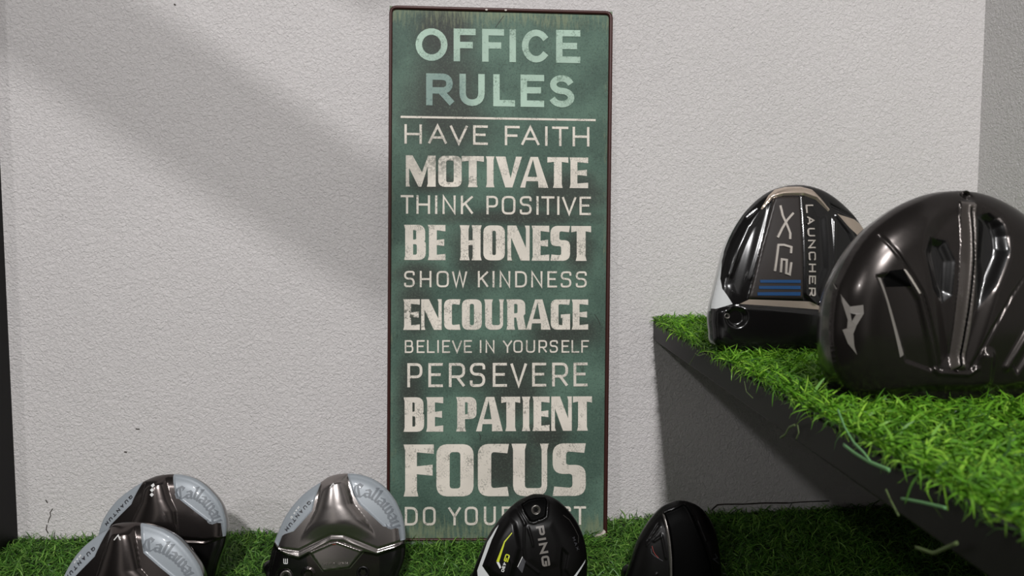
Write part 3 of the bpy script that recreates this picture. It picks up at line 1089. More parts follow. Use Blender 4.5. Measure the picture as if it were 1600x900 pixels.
hP = Head('driver_head', 'black club head with yellow and white accents in front of the sign', (828, 979), .655, .008, 13, 0,
          P_([(60, 1390), (0, 1270), (0, 1130), (30, 1000), (65, 890), (125, 720), (190, 575), (250, 460), (330, 345), (420, 238), (500, 165), (580, 112), (680, 70),
              (740, 62), (830, 70), (920, 105), (1000, 160), (1070, 230), (1140, 320), (1190, 410), (1230, 510), (1255, 610), (1268, 700), (1274, 800), (1274, 900),
              (1265, 1100), (1230, 1290), (1150, 1400), (900, 1440), (500, 1450), (200, 1440)]),
          thick=.055, dome=.008, edge=(.018, .009), base_mat=M_BLACKSATIN, crown_mat=M_BLACKSATIN,
          feats=[('poly', P_([(565, 160), (640, 112), (720, 92), (820, 90), (840, 130), (820, 280), (790, 300), (690, 335), (650, 325), (590, 230)]), -.0020, .0012),
                 ('loop', P_([(560, 155), (640, 106), (720, 84), (828, 84), (848, 130), (828, 285), (792, 308), (690, 344), (645, 333), (582, 235)]), .0007, .0011),
                 ('poly', P_([(590, 350), (690, 352), (900, 310), (990, 560), (960, 800), (740, 860), (700, 810), (600, 750), (585, 600)]), .0005, .007),
                 ('poly', P_([(425, 250), (520, 330), (575, 600), (470, 1000), (230, 905), (160, 805), (260, 530), (340, 380)]), .0022, .006),
                 ('ridge', P_([(592, 360), (586, 600), (600, 750), (740, 860)]), .0009, .0014),
                 ('ridge', P_([(630, 390), (660, 480), (682, 575)]), .0008, .0014),
                 ('poly', P_([(980, 580), (1060, 670), (1030, 830), (1080, 900), (1000, 1100), (960, 800)]), -.0016, .002),
                 ('ridge', P_([(430, 700), (460, 760), (430, 900)]), .0007, .0014),
                 ('ridge', P_([(500, 200), (545, 255), (600, 355)]), .0010, .0018)],
          regions=[('stripe', P_([(332, 376), (258, 530), (157, 805), (235, 910), (255, 1000), (120, 1000), (106, 862), (148, 740), (212, 560), (296, 420)]), M_WHITEPAINT),
                   ('stripe', P_([(1245, 742), (1236, 772), (1140, 905), (1060, 1010), (1040, 1000), (1110, 905)]), M_WHITEPAINT),
                   ('badge', P_([(570, 690), (606, 735), (570, 862), (520, 800)]), M_DIMGREY),
                   ('weight_pocket', P_([(565, 160), (640, 112), (720, 92), (820, 90), (840, 130), (820, 280), (790, 300), (690, 335), (650, 325), (590, 230)]), M_BLACKMATTE)])
hP.prisms('accent_line', [P_([(462, 438), (466, 446), (392, 540), (382, 532)]), P_([(382, 532), (392, 540), (328, 750), (302, 740)])], M_YELLOW, .0003, 'yellow angled line')
hP.prisms('accent_line', [P_([(303, 748), (329, 744), (352, 800), (338, 816)])], M_WHITEINK, .0003, 'white tip of the yellow line')
hP.line('accent_line', P_([(1005, 270), (1070, 320), (1120, 400), (1165, 490), (1162, 560)]), .9, M_PEWTER)
hP.line('accent_line', P_([(572, 690), (522, 797)]), .9, M_WHITEINK)
hP.text('lettering', 'PING', P_([(750, 362), (822, 800)]), 12.6, 3.3, M_LOGOGREY, 1.16, widths=[1, .45, 1.12, 1.12], h=.0006)
hP.text('model_lettering', 'G', P_([(423, 655), (395, 748)]), 7.0, 1.7, M_YELLOW, 1.7, h=.0004)
hP.text('model_lettering', '430', P_([(390, 745), (364, 850)]), 4.4, 1.0, M_WHITEINK, 1.05, h=.0004)
hP.text('small_lettering', 'MAX', P_([(1105, 490), (1160, 640)]), 4.2, .7, M_DIMGREY, 1.3)
hP.screw('weight_screw', P_([(718, 215)])[0], .0046, M_PEWTER, .0016)
hP.hosel(hP.out[:, 0].min() + .018, .016, (-.35, .12, -.9), .026, .0062, M_BLACKSATIN)


# ---- plain black driver half under the shelf
def D_(pts): return cr(970, 775, 7.2, pts)


hD = Head('driver_head', 'plain black club head with a small red chevron, lower right beneath the shelf', (1055, 979), .655, .008, 13, -6,
          D_([(60, 1400), (30, 1290), (28, 1130), (60, 1000), (95, 890), (150, 700), (200, 545), (270, 410), (350, 288), (440, 182), (520, 120), (620, 80), (700, 70), (800, 85),
              (890, 125), (960, 180), (1020, 260), (1070, 350), (1110, 460), (1130, 570), (1150, 700), (1164, 830), (1172, 950), (1172, 1100), (1150, 1280),
              (1090, 1420), (900, 1500), (500, 1510), (200, 1490)]),
          thick=.055, dome=.008, edge=(.018, .009), base_mat=M_BLACKSATIN, crown_mat=M_BLACKSATIN,
          feats=[('poly', D_([(490, 190), (720, 100), (770, 120), (850, 300), (950, 560), (1040, 900), (1080, 1150), (575, 1150), (575, 900), (565, 600), (530, 350)]), -.0022, .002),
                 ('ridge', D_([(745, 105), (800, 190), (860, 340), (930, 520), (1000, 740), (1045, 900), (1080, 1100)]), .0014, .0022),
                 ('ridge', D_([(485, 210), (518, 350), (540, 480), (558, 700), (560, 900), (562, 1100)]), .0016, .002),
                 ('poly', D_([(300, 505), (435, 285), (448, 345), (285, 565)]), -.0018, .0014),
                 ('ridge', D_([(290, 560), (440, 345)]), .001, .0014), ('ridge', D_([(370, 505), (445, 452)]), .0009, .0014),
                 ('ridge', D_([(455, 430), (500, 690)]), .0008, .0016),
                 ('ridge', D_([(880, 285), (960, 500)]), .0008, .0016), ('ridge', D_([(380, 900), (400, 870)]), .0009, .0014)],
          regions=[('center_panel', D_([(497, 200), (720, 100), (770, 120), (850, 300), (950, 560), (1040, 900), (1080, 1150), (575, 1150), (572, 900), (566, 600), (540, 400), (520, 300)]), M_BLACKMATTE),
                   ('accent_rib', D_([(476, 205), (492, 210), (524, 320), (548, 440), (566, 700), (570, 900), (575, 1150), (548, 1150), (543, 800), (527, 560), (508, 400)]), M_PEWTER)])
hD.line('chevron_mark', D_([(350, 560), (362, 615), (385, 655), (420, 690)]), .7, M_RED)
hD.line('accent_line', D_([(338, 590), (345, 640), (380, 672), (465, 722)]), .8, M_DIMGREY)
hD.line('emblem', D_([(1065, 655), (1100, 705), (1045, 712), (1125, 778)]), 1.6, M_DIMGREY)
hD.hosel(hD.out[:, 0].min() + .018, .016, (-.35, .12, -.9), .026, .0062, M_BLACKSATIN)


# ---- gloss black and white driver on the shelf
def X_(pts): return cr(1080, 260, 3.2156, pts)
def Z_(pts): return cr(1180, 300, 5, pts)


SB = SHELF_Z + .006
hX = Head('driver_head', 'glossy black and white club head with blue bars, on the shelf against the wall', (1255, 560), .585, SB, 10, 0,
          X_([(140, 880), (128, 810), (122, 750), (126, 690), (135, 640), (150, 570), (165, 500), (190, 400), (230, 310), (290, 220), (360, 150), (430, 105), (500, 83), (560, 77),
              (620, 82), (690, 105), (760, 150), (830, 215), (880, 280), (915, 340), (945, 420), (965, 520), (978, 620), (985, 700), (984, 790), (970, 880),
              (900, 930), (700, 945), (400, 945), (220, 930)]),
          thick=.055, dome=.007, edge=(.012, .007), base_mat=M_BLACKGLOSS, crown_mat=M_WHITEPAINT, cup=((1130, 482), M_BLACKGLOSS),
          feats=[('poly', X_([(420, 150), (548, 150), (556, 670), (285, 665), (345, 400)]), .0016, .0012),
                 ('ridge', X_([(558, 150), (562, 400), (568, 640), (612, 682)]), .0012, .003),
                 ('poly', X_([(355, 215), (400, 140), (440, 105), (490, 93), (565, 93), (620, 110), (660, 160), (700, 215), (690, 225), (630, 165), (570, 143), (470, 143), (415, 157)]), .0022, .002),
                 ('poly', X_([(60, 715), (215, 697), (250, 690), (690, 728), (770, 758), (1060, 765), (1060, 1100), (60, 1100)]), .0025, .004),
                 ('poly', X_([(700, 228), (737, 270), (722, 490), (708, 515)]), .0014, .0035),
                 ('ridge', X_([(350, 215), (300, 290), (240, 420), (200, 540)]), .0008, .004),
                 ('ridge', X_([(405, 180), (345, 400), (300, 560)]), .0006, .003),
                 ('poly', X_([(690, 170), (870, 262), (835, 265), (705, 205)]), -.0014, .0014),
                 ('poly', X_([(280, 250), (345, 200), (352, 212), (285, 268)]), -.0014, .0014),
                 ('ridge', X_([(735, 245), (800, 330), (840, 430)]), .0012, .0034),
                 ('ridge', X_([(840, 430), (760, 560), (650, 690)]), .0014, .0026),
                 ('poly', X_([(600, 190), (690, 240), (700, 520), (640, 680), (585, 640)]), -.0014, .009),
                 ('poly', X_([(190, 480), (290, 270), (330, 300), (245, 660), (170, 600)]), -.0010, .008),
                 ('disc', (1152, 495), .0095, -.0032, .004)],
          regions=[('crown_edge', X_([(40, 690), (40, 540), (170, 370), (192, 385), (172, 470), (160, 560), (166, 612), (214, 690), (140, 712)]), M_WHITEPAINT),
                   ('crown_edge', X_([(690, 730), (790, 680), (960, 600), (1060, 600), (1060, 765), (770, 758)]), M_WHITEPAINT),
                   ('crown_edge', X_([(868, 268), (925, 385), (1000, 370), (900, 240)]), M_WHITEPAINT),
                   ('face_band', X_([(40, 708), (140, 712), (214, 697), (250, 690), (690, 728), (770, 758), (1060, 765), (1060, 1100), (40, 1100)]), M_BLACKGLOSS),
                   ('accent_strip', X_([(248, 690), (292, 668), (590, 680), (690, 724), (560, 714)]), M_TAN),
                   ('center_panel', X_([(420, 152), (546, 152), (553, 668), (290, 662), (345, 400)]), M_SATINBROWN),
                   ('rear_weight', X_([(400, 140), (440, 105), (490, 93), (565, 93), (620, 110), (660, 160), (700, 215), (690, 225), (630, 165), (570, 143), (470, 143), (415, 157), (360, 215), (352, 212)]), M_TAN),
                   ('accent_strip', X_([(735, 238), (830, 262), (872, 285), (912, 342), (880, 385), (828, 332), (790, 300)]), M_TAN)])
for q in ([(25, 690), (335, 692), (335, 716), (28, 712)], [(18, 737), (335, 738), (335, 764), (20, 760)], [(8, 786), (335, 786), (335, 814), (10, 810)]):
    a, b, cc, d = [np.array(p) for p in Z_(q)]
    n = 8
    hX.prisms('grille_bar', [[a + (b - a) * k / n, a + (b - a) * (k + 1) / n, d + (cc - d) * (k + 1) / n, d + (cc - d) * k / n] for k in range(n)], M_BLUE, .0006)
lq = []
for ln in ([(190, 108), (204, 190), (235, 268), (256, 330), (254, 375)], [(288, 168), (236, 225), (196, 290), (160, 362)],
           [(136, 624), (163, 420), (205, 420), (262, 438), (258, 486)], [(180, 634), (187, 532), (225, 538), (220, 640), (248, 650), (260, 556)]):
    lq += stroke(resample(np.array(Z_(ln)), 2.5, False), 3.3)
hX.prisms('model_lettering', lq, M_CHROME, .0009)
hX.text('lettering', 'LAUNCHER', Z_([(424, 85), (432, 470), (434, 830)]), 11.8, 2.2, M_CHROME, 1.12, h=.0007)
hX.text('small_lettering', 'and', Z_([(715, 690), (595, 800)]), 7.0, .9, M_DIMGREY, .8)
hX.screw('hosel_screw', (1137.8, 493.5), .0024, M_PEWTER, .0012)
hX.screw('weight_screw', Z_([(755, 450)])[0], .0032, M_CHROME, .0012)
hX.hosel(hX.out[:, 0].min() + .03, .018, (.05, .1, -1), .026, .0062, M_BLACKSATIN)


# ---- large gunmetal driver at the right edge
def G_(pts): return cr(1290, 270, 2.432, pts)


hM = Head('driver_head', 'large dark gunmetal club head nearest the camera, cut off by the right edge', (1524, 650), .400, SB, 6, 0,
          G_([(170, 850), (110, 770), (80, 660), (74, 560), (84, 450), (110, 370), (150, 290), (210, 210), (280, 150), (360, 100), (460, 62), (560, 50), (640, 55), (720, 80), (800, 125),
              (880, 190), (950, 270), (1000, 360), (1035, 450), (1050, 550), (1045, 660), (1010, 770), (960, 850), (880, 900), (700, 925), (400, 925), (260, 900)]),
          thick=.06, dome=.010, edge=(.022, .012), base_mat=M_GUN, crown_mat=M_GUN, grid=.0009, ref=.006,
          feats=[('poly', G_([(405, 170), (470, 115), (540, 98), (620, 103), (690, 150), (716, 240), (705, 330), (645, 460), (565, 752), (425, 752), (385, 500), (362, 300), (375, 220)]), -.0035, .010),
                 ('poly', G_([(368, 300), (400, 232), (470, 250), (500, 330), (486, 470), (440, 505), (395, 440)]), -.0026, .007),
                 ('poly', G_([(590, 150), (640, 140), (690, 190), (702, 300), (645, 430), (565, 540), (562, 320)]), -.0026, .008),
                 ('poly', G_([(530, 98), (594, 104), (574, 300), (548, 600), (530, 752), (472, 752), (492, 500), (520, 240)]), .0052, .0035),
                 ('ridge', G_([(557, 130), (545, 330), (512, 600), (498, 750)]), -.0016, .0011),
                 ('ridge', G_([(235, 235), (300, 345), (360, 460), (440, 750)]), -.0012, .0013),
                 ('ridge', G_([(780, 350), (690, 470), (620, 600), (552, 750)]), -.0012, .0013),
                 ('ridge', G_([(418, 748), (435, 762), (545, 767), (575, 745)]), .0014, .0020),
                 ('ridge', G_([(690, 740), (770, 590), (860, 430)]), .0022, .0035),
                 ('poly', G_([(700, 720), (790, 560), (840, 600), (740, 780)]), -.002, .003),
                 ('ridge', G_([(610, 700), (612, 790)]), .0030, .006),
                 ('poly', G_([(80, 850), (400, 800), (640, 800), (900, 780), (1060, 700), (1060, 1000), (80, 1000)]), -.003, .006),
                 ('poly', G_([(200, 390), (245, 380), (320, 430), (350, 480), (420, 760), (310, 720)]), -.0015, .0015),
                 ('disc', G_([(577, 76)])[0], .004, -.0012, .0015)],
          regions=[('sole_vent', G_([(246, 372), (292, 366), (322, 432), (236, 434), (226, 405)]), M_BLACKMATTE),
                   ('accent_bar', G_([(208, 396), (219, 398), (306, 690), (291, 702)]), M_LOGOGREY),
                   ('gloss_inset', G_([(372, 300), (400, 240), (466, 256), (496, 332), (482, 465), (440, 498), (398, 440)]), M_BLACKGLOSS),
                   ('gloss_inset', G_([(598, 158), (640, 148), (684, 194), (696, 300), (640, 425), (572, 520), (568, 320)]), M_BLACKGLOSS),
                   ('weight_track', G_([(536, 104), (590, 108), (571, 300), (545, 600), (526, 750), (476, 750), (495, 500), (524, 240)]), M_RAIL),
                   ('track_slot', G_([(553, 130), (560, 130), (549, 330), (516, 600), (502, 748), (496, 748), (509, 600), (542, 330)]), M_BLACKMATTE)])
hM.prisms('accent_line', [G_([(292, 366), (300, 368), (358, 456), (346, 460)])], M_CHROME, .0004, 'bright edge of the vent')
lg = fill([G_([(86, 415), (100, 470), (118, 508), (156, 502), (158, 535), (138, 580), (130, 612), (136, 660), (147, 694), (118, 652), (100, 598), (112, 592), (113, 560), (100, 500)]),
           G_([(119, 533), (136, 538), (124, 566)])])
hM.prisms('emblem', lg, M_LOGOGREY, .0005, 'pale grey winged emblem')
hM.screw('weight_screw', G_([(577, 76)])[0], .0030, M_GUN, .0010)
hM.hosel(hM.out[:, 0].min() + .034, .018, (.05, .1, -1), .03, .0065, M_BLACKSATIN)

# ------------------------------------------------------------------ tin sign leaning on the wall
pb = hit(776, 842, (0, -.045, 0), NY)
pt = hit(783, 13, (0, -.006, 0), NY)
SX = np.array([1.0, 0, 0])
SU = pt - pb
SU[0] = 0
SU /= np.linalg.norm(SU)
SN = np.cross(SX, SU)                        # towards the camera
print('sign bottom', pb, 'top', pt, 'N', SN)


def sgn(px, py):
    return hit(px, py, pb, SN)


ROOTS = thing('tin_sign', 'tall green distressed tin sign of office rules leaning against the wall', 'sign', (pb[0], pb[1], 0.003))
SO = np.array(ROOTS.location)
TL, TR, BR, BL = (608.7, 9.2), (957, 18.2), (948, 843), (604.3, 843)


def sign_px(s, t):
    """plate coordinates (0..1 across, 0..1 down) -> pixel, with the slight bow of the top edge"""
    a = np.array(TL) * (1 - s) + np.array(TR) * s
    b = np.array(BL) * (1 - s) + np.array(BR) * s
    p = a * (1 - t) + b * t
    p[1] += 2.6 * math.sin(math.pi * s) * (1 - t) ** 3 * .6
    return p


def sign_mat(name, base, is_text=False, tone=None):
    m = mat(name, base, .55, 0.0, 0.0, .22)
    N, L, B = nodes(m)
    tc = N.new('ShaderNodeTexCoord')

    def noise(scale, detail=4, vec=None, dist=0.0, rough=.55):
        n = N.new('ShaderNodeTexNoise')
        n.inputs['Scale'].default_value = scale
        n.inputs['Detail'].default_value = detail
        n.inputs['Distortion'].default_value = dist
        n.inputs['Roughness'].default_value = rough
        L.new(vec or tc.outputs['Object'], n.inputs['Vector'])
        return n.outputs['Fac']

    def rng(v, a, b, lo=0.0, hi=1.0):
        r = N.new('ShaderNodeMapRange')
        r.interpolation_type = 'SMOOTHSTEP'
        for k, x in (('From Min', a), ('From Max', b), ('To Min', lo), ('To Max', hi)):
            r.inputs[k].default_value = x
        L.new(v, r.inputs['Value'])
        return r.outputs[0]

    def mth(op, a, b):
        k = N.new('ShaderNodeMath')
        k.operation = op
        for i, x in enumerate((a, b)):
            if isinstance(x, (int, float)):
                k.inputs[i].default_value = x
            else:
                L.new(x, k.inputs[i])
        return k.outputs[0]

    def mix(fac, a, b):
        k = N.new('ShaderNodeMix')
        k.data_type = 'RGBA'
        L.new(fac, k.inputs['Factor'])
        for s_, x in (('A', a), ('B', b)):
            if isinstance(x, tuple):
                k.inputs[s_].default_value = x
            else:
                L.new(x, k.inputs[s_])
        return k.outputs['Result']

    def blob(px, py, rx, rz, wob=.5):
        """soft-edged printed stain of its own shape on the plate"""
        q = sgn(px, py) - SO
        mp = N.new('ShaderNodeMapping')
        mp.vector_type = 'POINT'
        k = .85 / FPX
        sc = (1 / (rx * k), 0.0, 1 / (rz * k))
        mp.inputs['Scale'].default_value = sc
        mp.inputs['Location'].default_value = (-q[0] * sc[0], 0, -q[2] * sc[2])
        L.new(tc.outputs['Object'], mp.inputs[0])
        ln = N.new('ShaderNodeVectorMath')
        ln.operation = 'LENGTH'
        L.new(mp.outputs[0], ln.inputs[0])
        d = mth('ADD', ln.outputs['Value'], mth('MULTIPLY', mth('SUBTRACT', noise(16, 5), .5), wob * 2.4))
        return rng(d, 1.45, .3)

    dark = None
    for args in ((700, 170, 62, 95), (700, 50, 50, 45), (790, 575, 70, 40), (745, 395, 40, 55), (885, 300, 60, 35), (650, 480, 30, 60), (880, 520, 60, 28),
                 (800, 340, 130, 14), (640, 640, 22, 90), (810, 615, 50, 40), (800, 730, 60, 50), (905, 390, 25, 40), (680, 285, 50, 18), (660, 430, 40, 22), (850, 680, 40, 30)):
        b_ = blob(*args)
        dark = b_ if dark is None else mth('MAXIMUM', dark, b_)
    if not is_text:
        grain = noise(620, 5)
        big = noise(14, 5)
        colr = mix(rng(big, .35, .65), srgb(76, 99, 88), srgb(98, 126, 111))
        colr = mix(mth('MULTIPLY', dark, .86), colr, srgb(60, 61, 57))
        colr = mix(mth('MULTIPLY', rng(grain, .5, .72), .5), colr, srgb(46, 52, 48))
        colr = mix(mth('MULTIPLY', rng(grain, .48, .3), .22), colr, srgb(124, 148, 126))
        # bleached yellowish streaks along the top right, the bottom and the side edges
        sp = N.new('ShaderNodeSeparateXYZ')
        L.new(tc.outputs['Object'], sp.inputs[0])
        st = N.new('ShaderNodeMapping')
        st.inputs['Scale'].default_value = (1, 1, .14)
        L.new(tc.outputs['Object'], st.inputs[0])
        strk = noise(420, 6, st.outputs[0])
        ztop = (sgn(783, 13) - SO)[2]
        xr, xl = (sgn(952, 400) - SO)[0], (sgn(607, 400) - SO)[0]
        mt = rng(sp.outputs['Z'], ztop - .05, ztop)
        mb = rng(sp.outputs['Z'], .058, .012)
        ms = mth('MAXIMUM', rng(sp.outputs['X'], xr - .016, xr - .002), rng(sp.outputs['X'], xl + .014, xl + .003))
        edge = mth('MAXIMUM', mth('MAXIMUM', mt, mb), mth('MULTIPLY', ms, .55))
        sm = rng(mth('ADD', mth('MULTIPLY', edge, .30), mth('ADD', mth('MULTIPLY', strk, .6), mth('MULTIPLY', noise(30, 4), .4))), .66, .92)
        colr = mix(mth('MULTIPLY', sm, .6), colr, srgb(146, 154, 120))
        scr = rng(noise(60, 3, st.outputs[0], 3), .70, .73)
        colr = mix(mth('MULTIPLY', scr, .4), colr, srgb(40, 40, 36))
        L.new(colr, B.inputs['Base Color'])
    else:
        vo = N.new('ShaderNodeTexVoronoi')
        vo.feature = 'DISTANCE_TO_EDGE'
        vo.inputs['Scale'].default_value = 430
        mpv = N.new('ShaderNodeMapping')
        mpv.inputs['Scale'].default_value = (1, .001, .62)
        L.new(tc.outputs['Object'], mpv.inputs[0])
        L.new(mpv.outputs[0], vo.inputs['Vector'])
        cracks = mth('MULTIPLY', rng(vo.outputs['Distance'], .05, .01), rng(noise(46, 6), .46, .62))
        tone2 = mix(rng(noise(18, 4), .35, .65), tuple(x * .86 for x in base[:3]) + (1,), base)
        worn = blob(690, 240, 55, 34)
        worn = mth('MULTIPLY', worn, rng(noise(300, 6), .35, .6))
        worn2 = mth('MULTIPLY', blob(642, 490, 16, 18), rng(noise(280, 6), .46, .58))
        w3 = mth('MULTIPLY', rng(mth('ADD', mth('MULTIPLY', noise(520, 4), .5), mth('MULTIPLY', noise(70, 5), .5)), .53, .64), .6)
        wear = mth('MAXIMUM', mth('MAXIMUM', mth('MULTIPLY', worn, .7), worn2), mth('MAXIMUM', w3, mth('MULTIPLY', cracks, .75)))
        colr = mix(wear, tone2, srgb(92, 96, 86) if tone is None else tone)
        if tone is not None:
            colr = mix(mth('MULTIPLY', blob(690, 145, 50, 45), .55), colr, srgb(96, 120, 124))
        L.new(colr, B.inputs['Base Color'])
    return m


M_PLATE = sign_mat('sign_green', srgb(80, 112, 94))
M_CREAM = sign_mat('sign_cream', srgb(243, 235, 222), True)
M_PALE = sign_mat('sign_mint', srgb(188, 215, 197), True, srgb(84, 110, 92))

# plate: a thin sheet, gently curved side edges
NS, NT = 24, 48
front, V, F = [], [], []
for j in range(NT + 1):
    for i in range(NS + 1):
        p = sign_px(i / NS, j / NT)
        w = sgn(*p)
        if j == NT:
            w = w - SU * .010
        V.append(w)
nf = len(V)
V += [w - SN * .0012 for w in V[:nf]]
W1 = NS + 1
for j in range(NT):
    for i in range(NS):
        a = j * W1 + i
        F.append((a, a + W1, a + W1 + 1, a + 1))
        F.append((nf + a, nf + a + 1, nf + a + W1 + 1, nf + a + W1))
ring = [i for i in range(W1)] + [j * W1 + NS for j in range(1, NT + 1)] + [NT * W1 + i for i in range(NS - 1, -1, -1)] + [j * W1 for j in range(NT - 1, 0, -1)]
for a, b in zip(ring, ring[1:] + ring[:1]):
    F.append((a, b, nf + b, nf + a))
mesh_obj('plate', V, F, M_PLATE, ROOTS, SO)

# rolled rim: rectangular-section moulding around the plate with rounded corners
loop = round_poly([(TL[0] + 2.2, TL[1] + 2.2, 9), (783, 15.8), (TR[0] - 2.2, TR[1] + 2.2, 9), (BR[0] - 2.2, BR[1] - 1, 3), (BL[0] + 2.2, BL[1] - 1, 3)], True)
loop = list(resample(np.array(loop), 14))
cpx = np.array([780, 430])
nl = len(loop)
V, F = [], []
for i in range(nl):
    a, b = loop[i - 1], loop[(i + 1) % nl]
    d = (b - a) / np.linalg.norm(b - a)
    nrm = np.array([-d[1], d[0]])
    if nrm @ (loop[i] - cpx) < 0:
        nrm = -nrm
    top_or_bottom = abs(d[0]) > .7
    wi = (3.4 if loop[i][1] < 200 else 1.2) if top_or_bottom else (3.6 if loop[i][0] > 800 else 2.6)
    wo = 2.6
    for off, nz in ((wo, -.004), (wo, .0012), (wo * .5, .0026), (-wi * .5, .0026), (-wi, .0008), (-wi, -.002)):
        q = loop[i] + nrm * off
        V.append(sgn(*q) + SN * nz)
for i in range(nl):
    j = (i + 1) % nl
    for k in range(6):
        k2 = (k + 1) % 6
        F.append((i * 6 + k, j * 6 + k, j * 6 + k2, i * 6 + k2))
rim_o = mesh_obj('rim', V, F, M_RIM, ROOTS, SO, True)
rim_o['label'] = 'dark brown rolled edge'

for path, w in (([(787, 25), (779, 36), (774, 43)], .8), ([(748, 676), (751, 682), (750, 688)], .8), ([(929, 491), (935, 500), (938, 508)], .7)):
    for q in stroke(path, w)[:1]:
        q = stroke(resample(np.array(path, float), 3, False), w)
        vv, ff = [], []
        for p4 in q:
            b = len(vv)
            vv += [sgn(*p) + SN * .0003 for p in p4[::-1]]
            ff.append((b, b + 1, b + 2, b + 3))
        nvv = len(vv)
        vv += [p - SN * .0004 for p in vv]
        ff += [(f_[i], nvv + f_[i], nvv + f_[(i + 1) % 4], f_[(i + 1) % 4]) for f_ in list(ff) for i in range(4)]
        mesh_obj('scratch', vv, ff, M_COUNTER, ROOTS, SO)

# two nail holes in the top rim and the torn corner
for hx in (760, 790):
    o_ = sgn(hx, 16.5 + (hx - 760) * .02)
    vv = [o_ + SN * .0028 + (SX * math.cos(a) * .0014 + SU * math.sin(a) * .0009) for a in np.linspace(0, 2 * math.pi, 13)[:-1]]
    vv += [q - SN * .001 for q in vv]
    mesh_obj('nail_hole', vv, [tuple(range(12))] + [(i, 12 + i, 12 + (i + 1) % 12, (i + 1) % 12) for i in range(12)], M_TORN, ROOTS, SO)
tc_px = [(928, 838), (932, 833.5), (938, 832), (943, 826.5), (945.5, 829), (946, 843), (936, 844), (928, 843)]
vv = [sgn(*q) + SN * (.0022 + .0022 * ((i * 37) % 5) / 5) for i, q in enumerate(tc_px)]
vv.append(sgn(939, 837) + SN * .005)
vb_ = [sgn(*q) + SN * .0004 for q in tc_px]
nv = len(tc_px)
ff = [(i, nv, (i + 1) % nv)[::-1] for i in range(nv)] + [(i, (i + 1) % nv, nv + 1 + (i + 1) % nv, nv + 1 + i) for i in range(nv)]
o_ = mesh_obj('torn_corner', vv + vb_, ff, M_TORN, ROOTS, SO)
o_['label'] = 'bare whitish bent corner'


def sign_text(name, y0, s, box_l, box_r, letters, kind, sw, m):
    """letters: (char, x0, x1) in crop pixels of scale s from (600, y0); box_l / box_r: (x, top, bottom) at both ends of the line"""
    X = lambda x: 600 + x / s
    Yv = lambda y: y0 + y / s
    (xl, tl, bl), (xr, tr, br) = box_l, box_r
    V, F = [], []
    k = 0
    for ch, x0, x1 in letters:
        w = (x1 - x0) / s
        mid = ((x0 + x1) / 2 - xl) / (xr - xl)
        h = ((bl + (br - bl) * mid) - (tl + (tr - tl) * mid)) / s
        if kind == 'bold':
            polys = fill(bold_polys(ch, w, h))
        else:
            polys = glyph_quads(ch, w, h, sw, HEADG if kind == 'head' else GL)
        for q in polys:
            b = len(V)
            P = []
            for p in q:
                xx = x0 + p[0] * s
                t = (xx - xl) / (xr - xl)
                bot = bl + (br - bl) * t
                P.append(sgn(X(xx), Yv(bot - p[1] * s)))
            nn = np.cross(P[1] - P[0], P[2] - P[0])
            if nn @ SN < 0:
                P = P[::-1]
            lift = .00035 + (0 if kind == 'bold' else k * 4e-6)
            V += [p + SN * lift for p in P]
            F.append(tuple(range(b, b + len(P))))
            k += 1
    # give the print a little body
    nv_ = len(V)
    V2 = V + [p - SN * .0003 for p in V]
    F2 = list(F)
    for f_ in F:
        for a, b in zip(f_, f_[1:] + f_[:1]):
            F2.append((b, a, nv_ + a, nv_ + b))
    return mesh_obj(name, V2, F2, m, ROOTS, SO)


def ltr(word, *xs):
    return [(ch, a, b) for ch, (a, b) in zip(word, xs)]


sign_text('heading', 0, 3.75, (185, 165, 356), (1150, 178, 371),
          ltr('OFFICE', (185, 372), (408, 537), (575, 703), (735, 773), (808, 970), (1008, 1150)), 'head', 10.0, M_PALE)
sign_text('heading', 0, 3.75, (247, 430, 617), (1115, 442, 631), ltr('RULES', (247, 412), (442, 590), (640, 767), (800, 938), (968, 1115)), 'head', 10.0, M_PALE)
q = [(626, 181), (930.7, 186.2), (930.7, 189.4), (626, 184.3)]
vv = [sgn(*p) + SN * .00035 for p in q[::-1]] + [sgn(*p) for p in q[::-1]]
mesh_obj('rule_line', vv, [(0, 1, 2, 3)] + [(i, 4 + i, 4 + (i + 1) % 4, (i + 1) % 4) for i in range(4)], M_CREAM, ROOTS, SO)
sign_text('text_line', 0, 3.75, (120, 728, 842), (1205, 745, 859),
          ltr('HAVEFAITH', (120, 222), (258, 370), (385, 492), (522, 608), (708, 795), (803, 912), (945, 957), (985, 1080), (1105, 1203)), 'thin', 3.7, M_CREAM)
sign_text('text_line', 220, 3.75, (128, 85, 268), (1195, 99, 278),
          ltr('MOTIVATE', (128, 303), (318, 455), (455, 585), (597, 647), (660, 803), (803, 957), (957, 1080), (1087, 1196)), 'bold', 0, M_CREAM)
sign_text('text_line', 220, 3.75, (98, 318, 427), (1212, 328, 436),
          ltr('THINKPOSITIVE', (98, 173), (190, 270), (300, 312), (343, 420), (450, 523), (600, 668), (690, 770), (795, 865), (893, 905), (922, 998), (1015, 1027), (1042, 1127), (1145, 1212)), 'thin', 3.4, M_CREAM)
sign_text('text_line', 220, 3.75, (118, 492, 698), (1212, 500, 704),
          ltr('BEHONEST', (118, 245), (257, 360), (443, 572), (582, 708), (723, 853), (865, 968), (975, 1090), (1097, 1213)), 'bold', 0, M_CREAM)
sign_text('text_line', 220, 3.75, (118, 762, 858), (1187, 765, 860),
          ltr('SHOWKINDNESS', (118, 180), (210, 278), (308, 380), (398, 488), (550, 612), (636, 647), (677, 740), (768, 837), (862, 928), (957, 1013), (1035, 1097), (1123, 1187)), 'thin', 3.0, M_CREAM)
